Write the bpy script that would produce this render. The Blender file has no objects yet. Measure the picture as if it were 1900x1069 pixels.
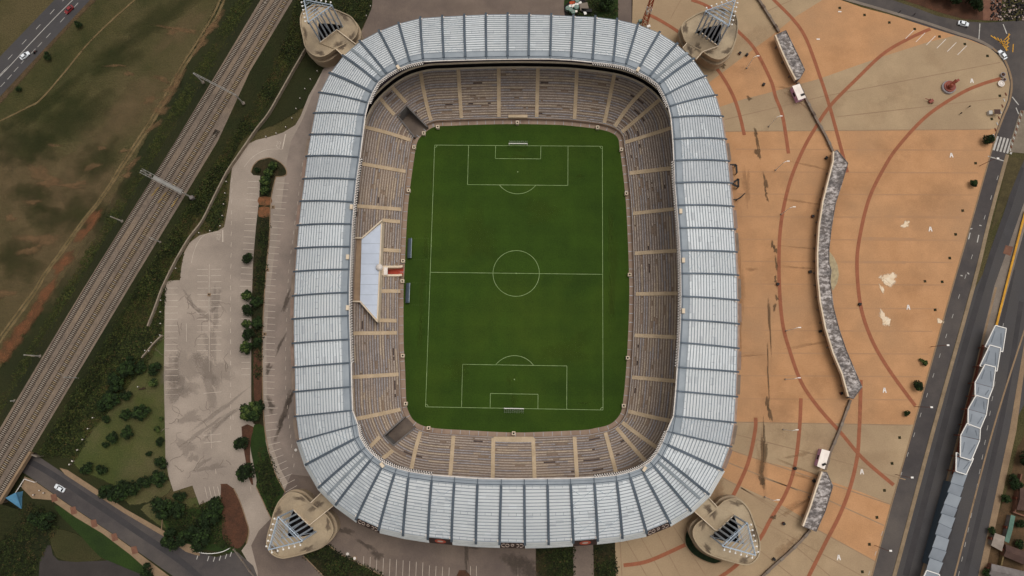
import bpy, math, random
import numpy as np
from mathutils import Matrix, Vector, Euler
random.seed(7)
S = bpy.context.scene
C = S.collection

# ---------------------------------------------------------------- camera solved from the 105 x 68 m pitch markings
CX, CY, CZ = 6.38665, -46.86368, 272.24114
ROT = Euler((0.14988, 0.02657, 0.01682), 'XYZ')
MR = np.array(ROT.to_matrix())
F = 1300.0
def W(px, py, z=0.0):
    """the point at height z that the survey photograph shows at (px, py)"""
    d = MR @ np.array([(px-950)/F, -(py-534.5)/F, -1.0])
    t = (z-CZ)/d[2]
    return (CX+d[0]*t, CY+d[1]*t, z)
def WL(pts, z=0.0): return [W(p[0], p[1], z) for p in pts]

cam = bpy.data.cameras.new('camera'); cam.sensor_width = 36; cam.lens = 36*F/1900
cam.clip_end = 3000; cam.clip_start = 1
co = bpy.data.objects.new('camera', cam); C.objects.link(co)
co.location = (CX, CY, CZ); co.rotation_euler = ROT
S.camera = co

# ---------------------------------------------------------------- light: flat overcast
EL, AZ = math.radians(68), math.radians(40)
w = bpy.data.worlds.new('World'); S.world = w; w.use_nodes = True
nt = w.node_tree; bg = nt.nodes['Background']
sky = nt.nodes.new('ShaderNodeTexSky'); sky.sky_type = 'NISHITA'; sky.sun_disc = False
sky.sun_elevation = EL; sky.sun_rotation = math.radians(90)-AZ
sky.dust_density = 4
hs = nt.nodes.new('ShaderNodeHueSaturation'); hs.inputs['Saturation'].default_value = 0.0
nt.links.new(sky.outputs[0], hs.inputs['Color']); nt.links.new(hs.outputs[0], bg.inputs[0])
bg.inputs[1].default_value = 0.15
sl = bpy.data.lights.new('sun', 'SUN'); sl.energy = 1.1; sl.angle = math.radians(30); sl.color = (1, .965, .93)
so = bpy.data.objects.new('sun', sl); C.objects.link(so)
so.rotation_euler = Vector((-math.cos(EL)*math.cos(AZ), -math.cos(EL)*math.sin(AZ), -math.sin(EL))).to_track_quat('-Z', 'Y').to_euler()
S.cycles.transparent_max_bounces = 64
S.view_settings.view_transform = 'Standard'; S.view_settings.look = 'None'
S.view_settings.exposure = -0.24; S.view_settings.gamma = 1

# ---------------------------------------------------------------- materials
def lin(c):
    return tuple(((v/255)/12.92 if v/255 <= .04045 else ((v/255+.055)/1.055)**2.4) for v in c)+(1,)
MATS = {}
def mat(name, c1, c2=None, scale=.3, c3=None, scale3=.03, rough=.9, amt=(.35, .65), amt3=(.45, .7), bump=0, stretch=None, spec=.2, metal=0, fine=0.0, rot=0, soft=None):
    """two soil/paint tones mixed by noise, a third by a broader noise, plus a fine grain"""
    if name in MATS: return MATS[name]
    m = bpy.data.materials.new(name); m.use_nodes = True; t = m.node_tree; N = t.nodes; L = t.links
    b = N['Principled BSDF']; b.inputs['Roughness'].default_value = rough
    b.inputs['Metallic'].default_value = metal
    b.inputs['Specular IOR Level'].default_value = spec
    geo = N.new('ShaderNodeNewGeometry'); vec = geo.outputs['Position']
    if stretch:
        mp = N.new('ShaderNodeMapping'); mp.inputs['Scale'].default_value = stretch; mp.inputs['Rotation'].default_value = (0, 0, rot)
        L.new(vec, mp.inputs[0]); vec = mp.outputs[0]
    def noise(sc, det=8, src=None):
        n = N.new('ShaderNodeTexNoise'); n.inputs['Scale'].default_value = sc; n.inputs['Detail'].default_value = det
        n.inputs['Roughness'].default_value = .62
        L.new(src or vec, n.inputs['Vector']); return n.outputs['Fac']
    def ramp(f, a):
        r = N.new('ShaderNodeMapRange'); r.inputs[1].default_value, r.inputs[2].default_value = a
        L.new(f, r.inputs[0]); return r.outputs[0]
    def mix(f, a, bb):
        x = N.new('ShaderNodeMix'); x.data_type = 'RGBA'
        if f is not None: L.new(f, x.inputs['Factor'])
        for s, v in ((x.inputs[6], a), (x.inputs[7], bb)):
            if isinstance(v, tuple): s.default_value = v
            else: L.new(v, s)
        return x.outputs[2], x
    col = lin(c1)
    if c2: col = mix(ramp(noise(scale), amt), lin(c1), lin(c2))[0]
    if c3: col = mix(ramp(noise(scale3, 5), amt3), col, lin(c3))[0]
    if fine:
        v = N.new('ShaderNodeMapRange'); v.inputs[3].default_value = 1-fine; v.inputs[4].default_value = 1+fine
        v.inputs[1].default_value = .3; v.inputs[2].default_value = .7
        L.new(noise(2.2, 3, geo.outputs['Position']), v.inputs[0])
        o, x = mix(None, col, (1, 1, 1, 1)); x.blend_type = 'MULTIPLY'; x.inputs['Factor'].default_value = 1
        L.new(v.outputs[0], x.inputs[7]); col = o
    if isinstance(col, tuple): b.inputs['Base Color'].default_value = col
    else: L.new(col, b.inputs['Base Color'])
    if bump:
        bp = N.new('ShaderNodeBump'); bp.inputs['Strength'].default_value = bump; bp.inputs['Distance'].default_value = .6
        L.new(noise(max(scale*2, .8)), bp.inputs['Height']); L.new(bp.outputs[0], b.inputs['Normal'])
    if soft is not None:
        at = N.new('ShaderNodeAttribute'); at.attribute_name = 'edge'
        nz = noise(soft[1], 9, geo.outputs['Position'] if not stretch else None)
        ad = N.new('ShaderNodeMath'); ad.operation = 'ADD'; L.new(at.outputs['Fac'], ad.inputs[0]); L.new(nz, ad.inputs[1])
        r = N.new('ShaderNodeMapRange'); r.inputs[1].default_value = .72; r.inputs[2].default_value = .72+soft[2]; r.inputs[4].default_value = soft[0]
        L.new(ad.outputs[0], r.inputs[0])
        lim = N.new('ShaderNodeMath'); lim.operation = 'MULTIPLY'; sm = N.new('ShaderNodeMapRange'); sm.inputs[2].default_value = .25; L.new(at.outputs['Fac'], sm.inputs[0]); L.new(sm.outputs[0], lim.inputs[0]); L.new(r.outputs[0], lim.inputs[1])
        L.new(lim.outputs[0], b.inputs['Alpha'])
    MATS[name] = m
    return m
M = dict(
 field=mat('dry field', (68, 63, 34), (52, 53, 25), .09, (82, 72, 46), .02, fine=.4, bump=.8, amt3=(.42, .6)),
 patch=mat('bare soil', (130, 100, 70), (100, 78, 54), .35, fine=.3, soft=(.5, .6, .5)),
 path=mat('dirt track', (122, 102, 70), (88, 76, 48), .2, fine=.25),
 redsoil=mat('red soil', (128, 82, 54), (88, 64, 42), .3, fine=.3),
 scrub=mat('scrub ground', (38, 42, 18), (48, 46, 22), .12, (28, 34, 14), .03, fine=.35, bump=.8),
 lawn=mat('rough lawn', (80, 80, 42), (64, 72, 34), .08, (98, 86, 60), .03, fine=.2, bump=.3),
 darklawn=mat('dark lawn', (42, 58, 20), (34, 48, 18), .12, fine=.25, bump=.3),
 garden=mat('garden bed', (38, 40, 20), (58, 46, 28), .2, (28, 34, 14), .08, fine=.35, bump=.6),
 soil=mat('garden soil', (86, 56, 40), (68, 46, 34), .3, fine=.25),
 ballast=mat('ballast', (118, 103, 90), (102, 89, 78), .3, (126, 108, 90), .04, fine=.3, bump=.3),
 bed=mat('oily ballast', (52, 43, 37), (62, 52, 44), .5, fine=.3),
 sleeper=mat('concrete sleeper', (158, 145, 130), (140, 128, 115), .6, fine=.15),
 sleeper_y=mat('yellowed sleeper', (160, 140, 110), (142, 124, 98), .6, fine=.15),
 rail=mat('rail steel', (92, 74, 62), rough=.5, metal=.6),
 tar=mat('asphalt', (72, 69, 69), (64, 61, 61), .12, (80, 75, 72), .03, fine=.08, stretch=(1, 1, 1)),
 tar2=mat('worn asphalt', (76, 70, 68), (66, 61, 60), .15, (92, 84, 78), .04, fine=.08),
 lane=mat('tyre-darkened asphalt', (58, 55, 55), (66, 62, 62), .15, fine=.08),
 lot=mat('parking asphalt', (160, 145, 131), (146, 132, 119), .09, (132, 119, 108), .022, fine=.1, amt3=(.48, .66)),
 drive=mat('driveway asphalt', (146, 130, 118), (130, 116, 106), .1, (112, 100, 92), .03, fine=.08, amt3=(.5, .68)),
 apron=mat('apron asphalt', (122, 106, 94), (106, 92, 82), .1, (92, 80, 74), .03, fine=.1),
 orange=mat('orange pavers', (184, 138, 98), (172, 127, 88), .12, (166, 128, 94), .03, fine=.09),
 beige=mat('beige pavers', (168, 143, 112), (156, 133, 104), .1, (146, 122, 96), .02, fine=.08),
 joint=mat('grey joint', (164, 126, 94), (170, 128, 92), .4),
 joint2=mat('dark joint', (140, 116, 92), (152, 126, 98), .4),
 redline=mat('red pavers', (150, 92, 66), (138, 84, 60), .4, fine=.08),
 stain=mat('dark stain', (92, 80, 70), (80, 70, 62), .8, soft=(.55, .9, .5)),
 stain2=mat('black stain', (84, 66, 50), (100, 80, 58), 1.2, soft=(.6, 2.2, .3)),
 lotstain=mat('lot stain', (116, 104, 95), (130, 117, 106), .5, soft=(.24, 1.6, .35)),
 whitestain=mat('white spill', (228, 210, 184), (214, 184, 150), .5, soft=(.95, .7, .3)),
 tan=mat('tan pavement', (142, 118, 92), (126, 104, 82), .2, fine=.12),
 median=mat('median kerb', (142, 122, 98), (122, 104, 82), .3, fine=.1),
 slab=mat('grey concrete', (128, 116, 104), (112, 100, 90), .15, fine=.1),
 white=mat('white paint', (184, 178, 170), (160, 154, 146), .6),
 oldwhite=mat('worn white paint', (196, 182, 166), (176, 160, 146), .5),
 fieldwhite=mat('pitch chalk', (150, 164, 118), (120, 142, 88), .4),
 yellow=mat('yellow paint', (204, 150, 52), (178, 128, 50), .5),
 grass=mat('pitch turf', (49, 70, 13), (41, 60, 10), .06, (58, 74, 15), .02, fine=.18, bump=.15, amt3=(.48, .75)),
 worn=mat('worn turf', (68, 80, 24), (60, 74, 20), .5, fine=.2, soft=(.22, .5, .6)),
 sheet=mat('roof sheet', (232, 233, 232), (224, 226, 226), .15, (216, 219, 220), .05, rough=.45, spec=.4, fine=.03),
 sheet_dim=mat('dulled roof sheet', (214, 216, 217), (204, 207, 209), .4, rough=.5, spec=.35, fine=.04),
 sheet_bright=mat('clean roof sheet', (240, 242, 242), (232, 235, 236), .4, rough=.4, spec=.4, fine=.02),
 seat_grey=mat('grey seats', (158, 150, 147), (136, 129, 128), .5, fine=.3),
 seat_tan=mat('tan seats', (180, 163, 144), (160, 144, 126), .5, fine=.3),
 purlin=mat('purlin', (122, 129, 135), (134, 141, 147), .3, rough=.6),
 girder=mat('girder steel', (74, 82, 90), (88, 96, 104), .3, rough=.5, metal=.2),
 gutter=mat('gutter deck', (150, 155, 159), (134, 140, 145), .2, rough=.6),
 brace=mat('brace', (166, 176, 182), rough=.6),
 steel=mat('galvanised steel', (176, 182, 188), (158, 164, 172), .5, rough=.45, metal=.2),
 edge=mat('edge tube', (226, 216, 206), (206, 194, 184), .5, rough=.5),
 tread=mat('terrace concrete', (134, 115, 100), (116, 100, 88), .4, (138, 118, 100), .05, fine=.2),
 seat=mat('faded seats', (167, 153, 142), (145, 133, 125), .5, (168, 152, 137), .05, fine=.32),
 stair=mat('sandy stair', (190, 168, 140), (174, 152, 124), .3, fine=.1),
 parapet=mat('sand parapet', (216, 198, 174), (202, 182, 156), .3),
 wall=mat('stand wall', (150, 128, 110), (134, 112, 96), .25),
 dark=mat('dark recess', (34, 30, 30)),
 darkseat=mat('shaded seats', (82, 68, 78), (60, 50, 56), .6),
 deck=mat('platform concrete', (172, 153, 126), (156, 137, 112), .12, (128, 114, 96), .05, fine=.1, amt3=(.48, .66)),
 mastgrey=mat('weathered mast', (172, 167, 158), (152, 146, 138), .5, rough=.6),
 towersteel=mat('blue-grey tower steel', (168, 178, 188), (150, 160, 170), .5, rough=.45, metal=.1),
 ring=mat('platform wall', (172, 152, 126), (150, 132, 110), .2),
 soot=mat('soot stain', (92, 80, 68), (112, 96, 80), .3, soft=(.7, .5, .6)),
 canopy=mat('canopy sheet', (190, 196, 208), (178, 184, 196), .15, rough=.5),
 facade=mat('facade', (140, 118, 104), (122, 102, 90), .3),
 pinkfascia=mat('weathered fascia', (186, 160, 142), (146, 118, 102), .35),
 signbrown=mat('brown sign', (70, 54, 48), (60, 46, 42), .5),
 signred=mat('red sign oval', (176, 84, 62), (160, 70, 54), .5),
 signlight=mat('pale sign lettering', (186, 166, 152)),
 bitumen=mat('flaking bitumen roof', (104, 95, 90), (188, 178, 172), .55, (88, 82, 80), .2, amt=(.44, .61), fine=.3, stretch=(1, 1.6, 1)),
 darkbitumen=mat('dark bitumen roof', (100, 92, 88), (150, 142, 138), .6, (84, 78, 76), .2, amt=(.5, .62), fine=.25),
 post=mat('white post', (226, 220, 212), rough=.5),
 pink=mat('pink wall', (206, 160, 186), (190, 144, 172), .5),
 cream=mat('cream roof', (240, 228, 216), (226, 212, 200), .5),
 wallgrey=mat('grey wall', (128, 112, 98), (110, 96, 84), .4),
 fencec=mat('concrete fence', (148, 134, 116), (128, 114, 98), .4),
 glass=mat('dark glass', (26, 28, 32), rough=.15, spec=.5),
 carwhite=mat('white car paint', (222, 224, 226), rough=.3, spec=.5),
 carred=mat('red car paint', (128, 40, 42), rough=.3, spec=.5),
 tyre=mat('tyre rubber', (24, 24, 24)),
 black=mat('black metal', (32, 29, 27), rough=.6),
 binred=mat('red bin', (110, 52, 40)),
 blue=mat('blue paint', (88, 136, 164), (74, 118, 146), .5),
 seatgone=mat('stained terrace', (84, 72, 68), (66, 58, 58), .5, fine=.2),
 fasciawhite=mat('white fascia sheet', (232, 232, 228), (214, 214, 210), .2, fine=.04),
 netm=mat('net cord', (196, 196, 190)),
 dug=mat('dugout shell', (62, 74, 84), rough=.35, spec=.5),
 red=mat('red carpet', (168, 72, 54), (150, 62, 48), .6),
 mastred=mat('red mast paint', (178, 82, 50), (160, 70, 44), .6),
 busgrey=mat('bus canopy sheet', (132, 137, 143), (122, 127, 133), .2, rough=.5, spec=.3),
 busdark=mat('bus canopy ribs', (106, 112, 119), (98, 104, 111), .3, rough=.5),
 rust=mat('rust brown steel', (110, 62, 46), (92, 52, 40), .6),
 bronze=mat('red-brown sculpture', (140, 70, 52), (120, 58, 46), .5, rough=.5),
 plinth=mat('plinth rim', (150, 142, 142), (136, 126, 124), .5),
 trunk=mat('bark', (70, 54, 40), (54, 42, 32), 1),
 leaf_a=mat('leaf green', (50, 66, 30), (40, 56, 24), .6, fine=.15),
 leaf_b=mat('leaf dark', (32, 44, 20), (26, 38, 18), .6, fine=.15),
 leaf_c=mat('leaf light', (80, 92, 44), (66, 78, 38), .6, fine=.15),
 leaf_d=mat('leaf deep', (30, 39, 18), (24, 32, 15), .6, fine=.1),
 shrub_a=mat('scrub leaf', (56, 64, 28), (46, 54, 24), .3, fine=.2),
 shrub_b=mat('scrub leaf dark', (42, 50, 22), (36, 42, 18), .3, fine=.2),
 shrub_c=mat('scrub leaf light', (74, 76, 35), (62, 66, 30), .3, fine=.2),
 shrub_d=mat('scrub leaf deep', (27, 32, 14), (23, 27, 12), .3, fine=.2),
 shrub_y=mat('dry scrub leaf', (82, 68, 40), (70, 58, 34), .3, fine=.2),
 leaf_y=mat('leaf yellow', (104, 92, 40), (84, 78, 36), .6),
 rock=mat('rubble', (170, 152, 142), (120, 100, 90), .8),
 tank=mat('green tank', (128, 150, 136), (108, 130, 118), .5),
 skin=mat('skin', (96, 66, 50)), cloth=mat('dark cloth', (34, 32, 40)), hair=mat('black hair', (20, 18, 18)),
 tin=mat('corrugated tin', (120, 112, 108), (98, 90, 86), .4, rough=.6),
 greentin=mat('green tin roof', (92, 118, 104), (78, 102, 90), .4),
 browntin=mat('brown roof', (84, 64, 56), (70, 52, 46), .4),
 yard=mat('bare yard', (92, 70, 48), (66, 52, 34), .2, fine=.25),
 brick=mat('brick paving', (120, 84, 66), (104, 72, 58), .5, fine=.1),
)

def translucent(m, f):
    t = m.node_tree; N = t.nodes; b = N['Principled BSDF']; out = N['Material Output']; tr = N.new('ShaderNodeBsdfTranslucent'); mx = N.new('ShaderNodeMixShader')
    for l in list(t.links):
        if l.to_socket == b.inputs['Base Color']: t.links.new(l.from_socket, tr.inputs['Color'])
    mx.inputs[0].default_value = f; t.links.new(b.outputs[0], mx.inputs[1]); t.links.new(tr.outputs[0], mx.inputs[2]); t.links.new(mx.outputs[0], out.inputs['Surface'])
for k_ in ('sheet', 'sheet_dim', 'sheet_bright'): translucent(M[k_], .32)
def mown(m, period=10.5, depth=.03):
    # mowing bands: alternate strips of turf lie towards or away from the eye
    t = m.node_tree; N = t.nodes; L = t.links; b = N['Principled BSDF']; src = b.inputs['Base Color'].links[0].from_socket
    g = N.new('ShaderNodeNewGeometry'); sx = N.new('ShaderNodeSeparateXYZ'); L.new(g.outputs['Position'], sx.inputs[0]); prev = src
    for ax, per, dp in ((1, period, depth), (0, 6.8, depth*.5)):
        w_ = N.new('ShaderNodeMath'); w_.operation = 'MULTIPLY'; w_.inputs[1].default_value = 2*math.pi/per; L.new(sx.outputs[ax], w_.inputs[0])
        sn = N.new('ShaderNodeMath'); sn.operation = 'SINE'; L.new(w_.outputs[0], sn.inputs[0])
        r = N.new('ShaderNodeMapRange'); r.inputs[1].default_value = -.35; r.inputs[2].default_value = .35; r.inputs[3].default_value = 1-dp; r.inputs[4].default_value = 1+dp; L.new(sn.outputs[0], r.inputs[0])
        x = N.new('ShaderNodeMix'); x.data_type = 'RGBA'; x.blend_type = 'MULTIPLY'; x.inputs['Factor'].default_value = 1; L.new(prev, x.inputs[6]); L.new(r.outputs[0], x.inputs[7]); prev = x.outputs[2]
    L.new(prev, b.inputs['Base Color'])
mown(M['grass'])
# ---------------------------------------------------------------- mesh helpers
class MB:
    def __init__(s): s.v = []; s.f = []; s.m = []; s.at = {}
    def add(s, vs, fs, mi=0):
        o = len(s.v); s.v += [tuple(p) for p in vs]
        for f in fs: s.f.append(tuple(i+o for i in f)); s.m.append(mi)
    def poly(s, pts, mi=0, z=None):
        pts = [(p[0], p[1], p[2] if z is None else z) for p in pts]
        if sum(pts[i-1][0]*pts[i][1]-pts[i][0]*pts[i-1][1] for i in range(len(pts))) < 0: pts = pts[::-1]
        s.add(pts, [tuple(range(len(pts)))], mi)
    def stack(s, pts, z): s.poly(pts, z=z+len(s.f)*.0015)
    def prism(s, pts, z0, z1, mi=0, top=None, side=None):
        pts = [(p[0], p[1]) for p in pts]; n = len(pts)
        if sum(pts[i-1][0]*pts[i][1]-pts[i][0]*pts[i-1][1] for i in range(n)) < 0: pts = pts[::-1]
        z0 = z0 if isinstance(z0, (list, tuple)) else [z0]*n
        s.add([(p[0], p[1], z1) for p in pts], [tuple(range(n))], mi if top is None else top)
        s.add([(p[0], p[1], z) for p, z in zip(pts, z0)]+[(p[0], p[1], z1) for p in pts],
              [(i, (i+1) % n, n+(i+1) % n, n+i) for i in range(n)]+[tuple(range(n))[::-1]], mi if side is None else side)
    def box(s, c, size, rz=0, mi=0):
        x, y, z = size[0]/2, size[1]/2, size[2]/2; ca, sa = math.cos(rz), math.sin(rz)
        vs = [(c[0]+a*x*ca-b*y*sa, c[1]+a*x*sa+b*y*ca, c[2]+d*z) for d in (-1, 1) for a, b in ((-1, -1), (1, -1), (1, 1), (-1, 1))]
        s.add(vs, [(3, 2, 1, 0), (4, 5, 6, 7), (0, 1, 5, 4), (1, 2, 6, 5), (2, 3, 7, 6), (3, 0, 4, 7)], mi)
    def beam(s, p, q, w_, h, mi=0):
        p, q = Vector(p), Vector(q); d = (q-p).normalized()
        a = d.cross(Vector((0, 0, 1)))
        if a.length < 1e-3: a = Vector((1, 0, 0))
        a = a.normalized()*w_/2; b = a.cross(d).normalized()*h/2
        vs = [r+i*a+j*b for r in (p, q) for i, j in ((-1, -1), (1, -1), (1, 1), (-1, 1))]
        s.add(vs, [(0, 1, 2, 3), (7, 6, 5, 4), (1, 0, 4, 5), (2, 1, 5, 6), (3, 2, 6, 7), (0, 3, 7, 4)], mi)
    def tube(s, p, q, r, n=6, mi=0, r2=None):
        p, q = Vector(p), Vector(q); d = (q-p).normalized(); a = d.orthogonal().normalized(); b = d.cross(a)
        r2 = r if r2 is None else r2
        vs = [p+r*(math.cos(t)*a+math.sin(t)*b) for t in (2*math.pi*k/n for k in range(n))]+[q+r2*(math.cos(t)*a+math.sin(t)*b) for t in (2*math.pi*k/n for k in range(n))]
        s.add(vs, [(i, (i+1) % n, n+(i+1) % n, n+i) for i in range(n)]+[tuple(range(n))[::-1], tuple(range(n, 2*n))], mi)
    def lathe(s, c, prof, n=16, mi=0):
        vs = [(c[0]+r*math.cos(2*math.pi*k/n), c[1]+r*math.sin(2*math.pi*k/n), c[2]+z) for r, z in prof for k in range(n)]
        fs = [(j*n+i, j*n+(i+1) % n, (j+1)*n+(i+1) % n, (j+1)*n+i) for j in range(len(prof)-1) for i in range(n)]
        s.add(vs, fs+[tuple(range((len(prof)-1)*n, len(prof)*n)), tuple(range(n))[::-1]], mi)
    def ribbon(s, pts, w_, z, mi=0, closed=False):
        n = len(pts); vs = []
        for i in range(n):
            a = Vector(pts[i-1][:2] if (i or closed) else pts[i][:2]); b = Vector(pts[(i+1) % n][:2] if (i < n-1 or closed) else pts[i][:2])
            d = (b-a).normalized(); nn = Vector((-d.y, d.x))*w_/2; p = Vector(pts[i][:2])
            vs += [(p.x+nn.x, p.y+nn.y, z), (p.x-nn.x, p.y-nn.y, z)]
        fs = [(2*i, 2*i+1, 2*((i+1) % n)+1, 2*((i+1) % n)) for i in range(n if closed else n-1)]
        s.add(vs, fs, mi)
    def wallstrip(s, pts, w_, z0, z1, mi=0):
        P = []
        for p in pts:
            if not P or math.hypot(p[0]-P[-1][0], p[1]-P[-1][1]) > .02: P.append(Vector(p[:2]))
        n = len(P); closed = (P[0]-P[-1]).length < .05 and n > 3
        if closed: P = P[:-1]; n -= 1
        vs = []
        for i in range(n):
            a = P[i]-P[i-1] if (i or closed) else P[1]-P[0]; b = P[(i+1) % n]-P[i] if (i < n-1 or closed) else P[i]-P[i-1]
            a.normalize(); b.normalize(); na, nb = Vector((-a.y, a.x)), Vector((-b.y, b.x)); m_ = na+nb; m_ = na if m_.length < .3 else m_.normalized(); m_ = m_*(w_/2/max(m_.dot(na), .4))
            vs += [(P[i].x+m_.x, P[i].y+m_.y, z0), (P[i].x+m_.x, P[i].y+m_.y, z1), (P[i].x-m_.x, P[i].y-m_.y, z1), (P[i].x-m_.x, P[i].y-m_.y, z0)]
        fs = [(4*i+k, 4*i+(k+1) % 4, 4*((i+1) % n)+(k+1) % 4, 4*((i+1) % n)+k) for i in range(n if closed else n-1) for k in range(4)]
        if not closed: fs += [(0, 1, 2, 3), (4*n-1, 4*n-2, 4*n-3, 4*n-4)]
        s.add(vs, fs, mi)
    def soft(s, c, rx, ry, rz=0, j=.4, n=22, z=0.0):
        out = blob(c, rx*1.25, ry*1.25, rz, n, j); z = z+len(s.f)*.00004; o = len(s.v)
        mid = [(c[0]+(p[0]-c[0])*.5, c[1]+(p[1]-c[1])*.5) for p in out]
        s.add([(c[0], c[1], z)]+[(x, y, z) for x, y in mid]+[(p[0], p[1], z) for p in out], [(0, 1+i, 1+(i+1) % n) for i in range(n)]+[(1+i, 1+n+i, 1+n+(i+1) % n, 1+(i+1) % n) for i in range(n)])
        s.at.update({o: 1.0}); s.at.update({o+1+i: .62 for i in range(n)})
    def softribbon(s, pts, w_, z):
        n = len(pts); o = len(s.v); vs = []
        for i in range(n):
            d = Vector(pts[min(i+1, n-1)][:2])-Vector(pts[max(i-1, 0)][:2]); d.normalize(); nn = Vector((-d.y, d.x))*w_/2; p = Vector(pts[i][:2]); vs += [(p.x+nn.x, p.y+nn.y, z), (p.x, p.y, z), (p.x-nn.x, p.y-nn.y, z)]
            s.at[o+3*i+1] = 1.0
        s.add(vs, [(3*i+k, 3*i+k+1, 3*i+k+4, 3*i+k+3) for i in range(n-1) for k in (0, 1)])
    def softpoly(s, pts, d, z):
        pts = [np.array(p[:2]) for p in pts]
        if sum(pts[i-1][0]*pts[i][1]-pts[i][0]*pts[i-1][1] for i in range(len(pts))) < 0: pts = pts[::-1]
        n = len(pts); o = len(s.v); ins = []; outs = []
        for i in range(n):
            t = pts[(i+1) % n]-pts[i-1]; t = t/max(np.linalg.norm(t), 1e-6); nn = np.array([-t[1], t[0]]); ins.append(pts[i]+nn*d*.5); outs.append(pts[i]-nn*d*.5)
        s.add([(p[0], p[1], z) for p in outs]+[(p[0], p[1], z) for p in ins], [(i, (i+1) % n, n+(i+1) % n, n+i) for i in range(n)]+[tuple(range(n, 2*n))])
        s.at.update({o+n+i: 1.0 for i in range(n)})
    def build(s, name, m, parent=None, loc=None, smooth=False, weld=False):
        if weld:
            ix = {}; mp = []; vs = []
            for p in s.v:
                k = (round(p[0], 3), round(p[1], 3), round(p[2], 3))
                if k not in ix: ix[k] = len(vs); vs.append(p)
                mp.append(ix[k])
            s.v = vs; s.f = [tuple(mp[i] for i in f) for f in s.f]

        org = parent['_w'] if (parent is not None and '_w' in parent) else (loc or (0, 0, 0))
        me = bpy.data.meshes.new(name)
        me.from_pydata([(v[0]-org[0], v[1]-org[1], v[2]-org[2]) for v in s.v], [], s.f)
        ms = m if isinstance(m, (list, tuple)) else [m]
        for x in ms: me.materials.append(M[x] if isinstance(x, str) else x)
        if len(ms) > 1: me.polygons.foreach_set('material_index', s.m)
        if smooth: me.polygons.foreach_set('use_smooth', [True]*len(s.f))
        if s.at:
            a = me.attributes.new('edge', 'FLOAT', 'POINT'); a.data.foreach_set('value', [s.at.get(i, 0.0) for i in range(len(s.v))])
        me.update()
        o = bpy.data.objects.new(name, me); C.objects.link(o)
        if parent is not None: o.parent = parent; o['_w'] = tuple(org)
        else: o.location = org; o['_w'] = tuple(org)
        return o
def tag(o, label=None, cat=None, group=None, kind=None):
    if label: o['label'] = label
    if cat: o['category'] = cat
    if group: o['group'] = group
    if kind: o['kind'] = kind
    return o
def thing(name, label, cat, loc, group=None):
    o = bpy.data.objects.new(name, None); C.objects.link(o); o.empty_display_size = .5
    o.location = loc; o['_w'] = tuple(loc)
    return tag(o, label, cat, group)
def struct(name, mb, m): return tag(mb.build(name, m), kind='structure')
def flat(name, px, z, m, smooth_n=0, closed=True):
    b = MB(); pts = WL(px, z)
    if smooth_n: pts = cr(pts, smooth_n, True)
    b.poly(pts, z=z); return struct(name, b, m)
def cr(P, n=8, closed=False):
    """Catmull-Rom through the points"""
    P = [np.array(p, float) for p in P]; k = len(P); out = []
    for i in range(k if closed else k-1):
        p0 = P[i-1] if (i or closed) else P[0]; p1 = P[i]; p2 = P[(i+1) % k]; p3 = P[(i+2) % k] if (i+2 < k or closed) else P[-1]
        for t in np.arange(n)/n:
            out.append(tuple(.5*(2*p1+(p2-p0)*t+(2*p0-5*p1+4*p2-p3)*t*t+(3*p1-p0-3*p2+p3)*t**3)))
    if not closed: out.append(tuple(P[-1]))
    return out
def line(px, z=0, n=8): return cr(WL(px, z), n)
def inside(p, poly):
    x, y = p[0], p[1]; c = False; n = len(poly)
    for i in range(n):
        a, b = poly[i], poly[i-1]
        if (a[1] > y) != (b[1] > y) and x < (b[0]-a[0])*(y-a[1])/(b[1]-a[1])+a[0]: c = not c
    return c
def copy_thing(o, loc, rz=None, scale=None):
    r = o.copy(); C.objects.link(r); r.location = loc; r['_w'] = tuple(loc)
    if rz is not None: r.rotation_euler = (0, 0, rz)
    if scale is not None: r.scale = scale if isinstance(scale, tuple) else (scale,)*3
    for ch in list(o.children):
        c = ch.copy(); C.objects.link(c); c.parent = r
        for g in list(ch.children):
            d = g.copy(); C.objects.link(d); d.parent = c
    return r
def blob(c, rx, ry, rz=0, n=18, j=.35):
    ph = [random.uniform(0, 6.28) for _ in range(4)]; out = []
    for k in range(n):
        t = 2*math.pi*k/n; r = 1+j*(.5*math.sin(2*t+ph[0])+.4*math.sin(3*t+ph[1])+.3*math.sin(5*t+ph[2])+.35*random.uniform(-1, 1))
        x, y = rx*r*math.cos(t), ry*r*math.sin(t)
        out.append((c[0]+x*math.cos(rz)-y*math.sin(rz), c[1]+x*math.sin(rz)+y*math.cos(rz), 0))
    return out
def sflat(name, d, px, z, m, smooth_n=0):
    b = MB(); pts = WL(px, z); pts = cr(pts, max(smooth_n, 3), True); b.softpoly(pts, d, z)
    mm = M[m].name+' soft'
    if mm not in MATS:
        a = {'garden': ((58, 56, 30), (48, 48, 24), .1, (64, 56, 34), .04), 'scrub': ((38, 42, 18), (48, 46, 22), .12, (28, 34, 14), .03), 'lawn': ((74, 76, 38), (60, 68, 32), .08, (92, 82, 56), .03)}[m]
        mat(mm, *a, fine=.3, bump=.5, soft=(1, .35, .3))
    return struct(name, b, MATS[mm])
# ================================================================ THE GROUND AND EVERYTHING PAINTED ON IT
b = MB(); g = 900
b.poly([(-g, -g, 0), (g, -g, 0), (g, g, 0), (-g, g, 0)], z=-.02); struct('ground', b, 'field')
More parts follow.
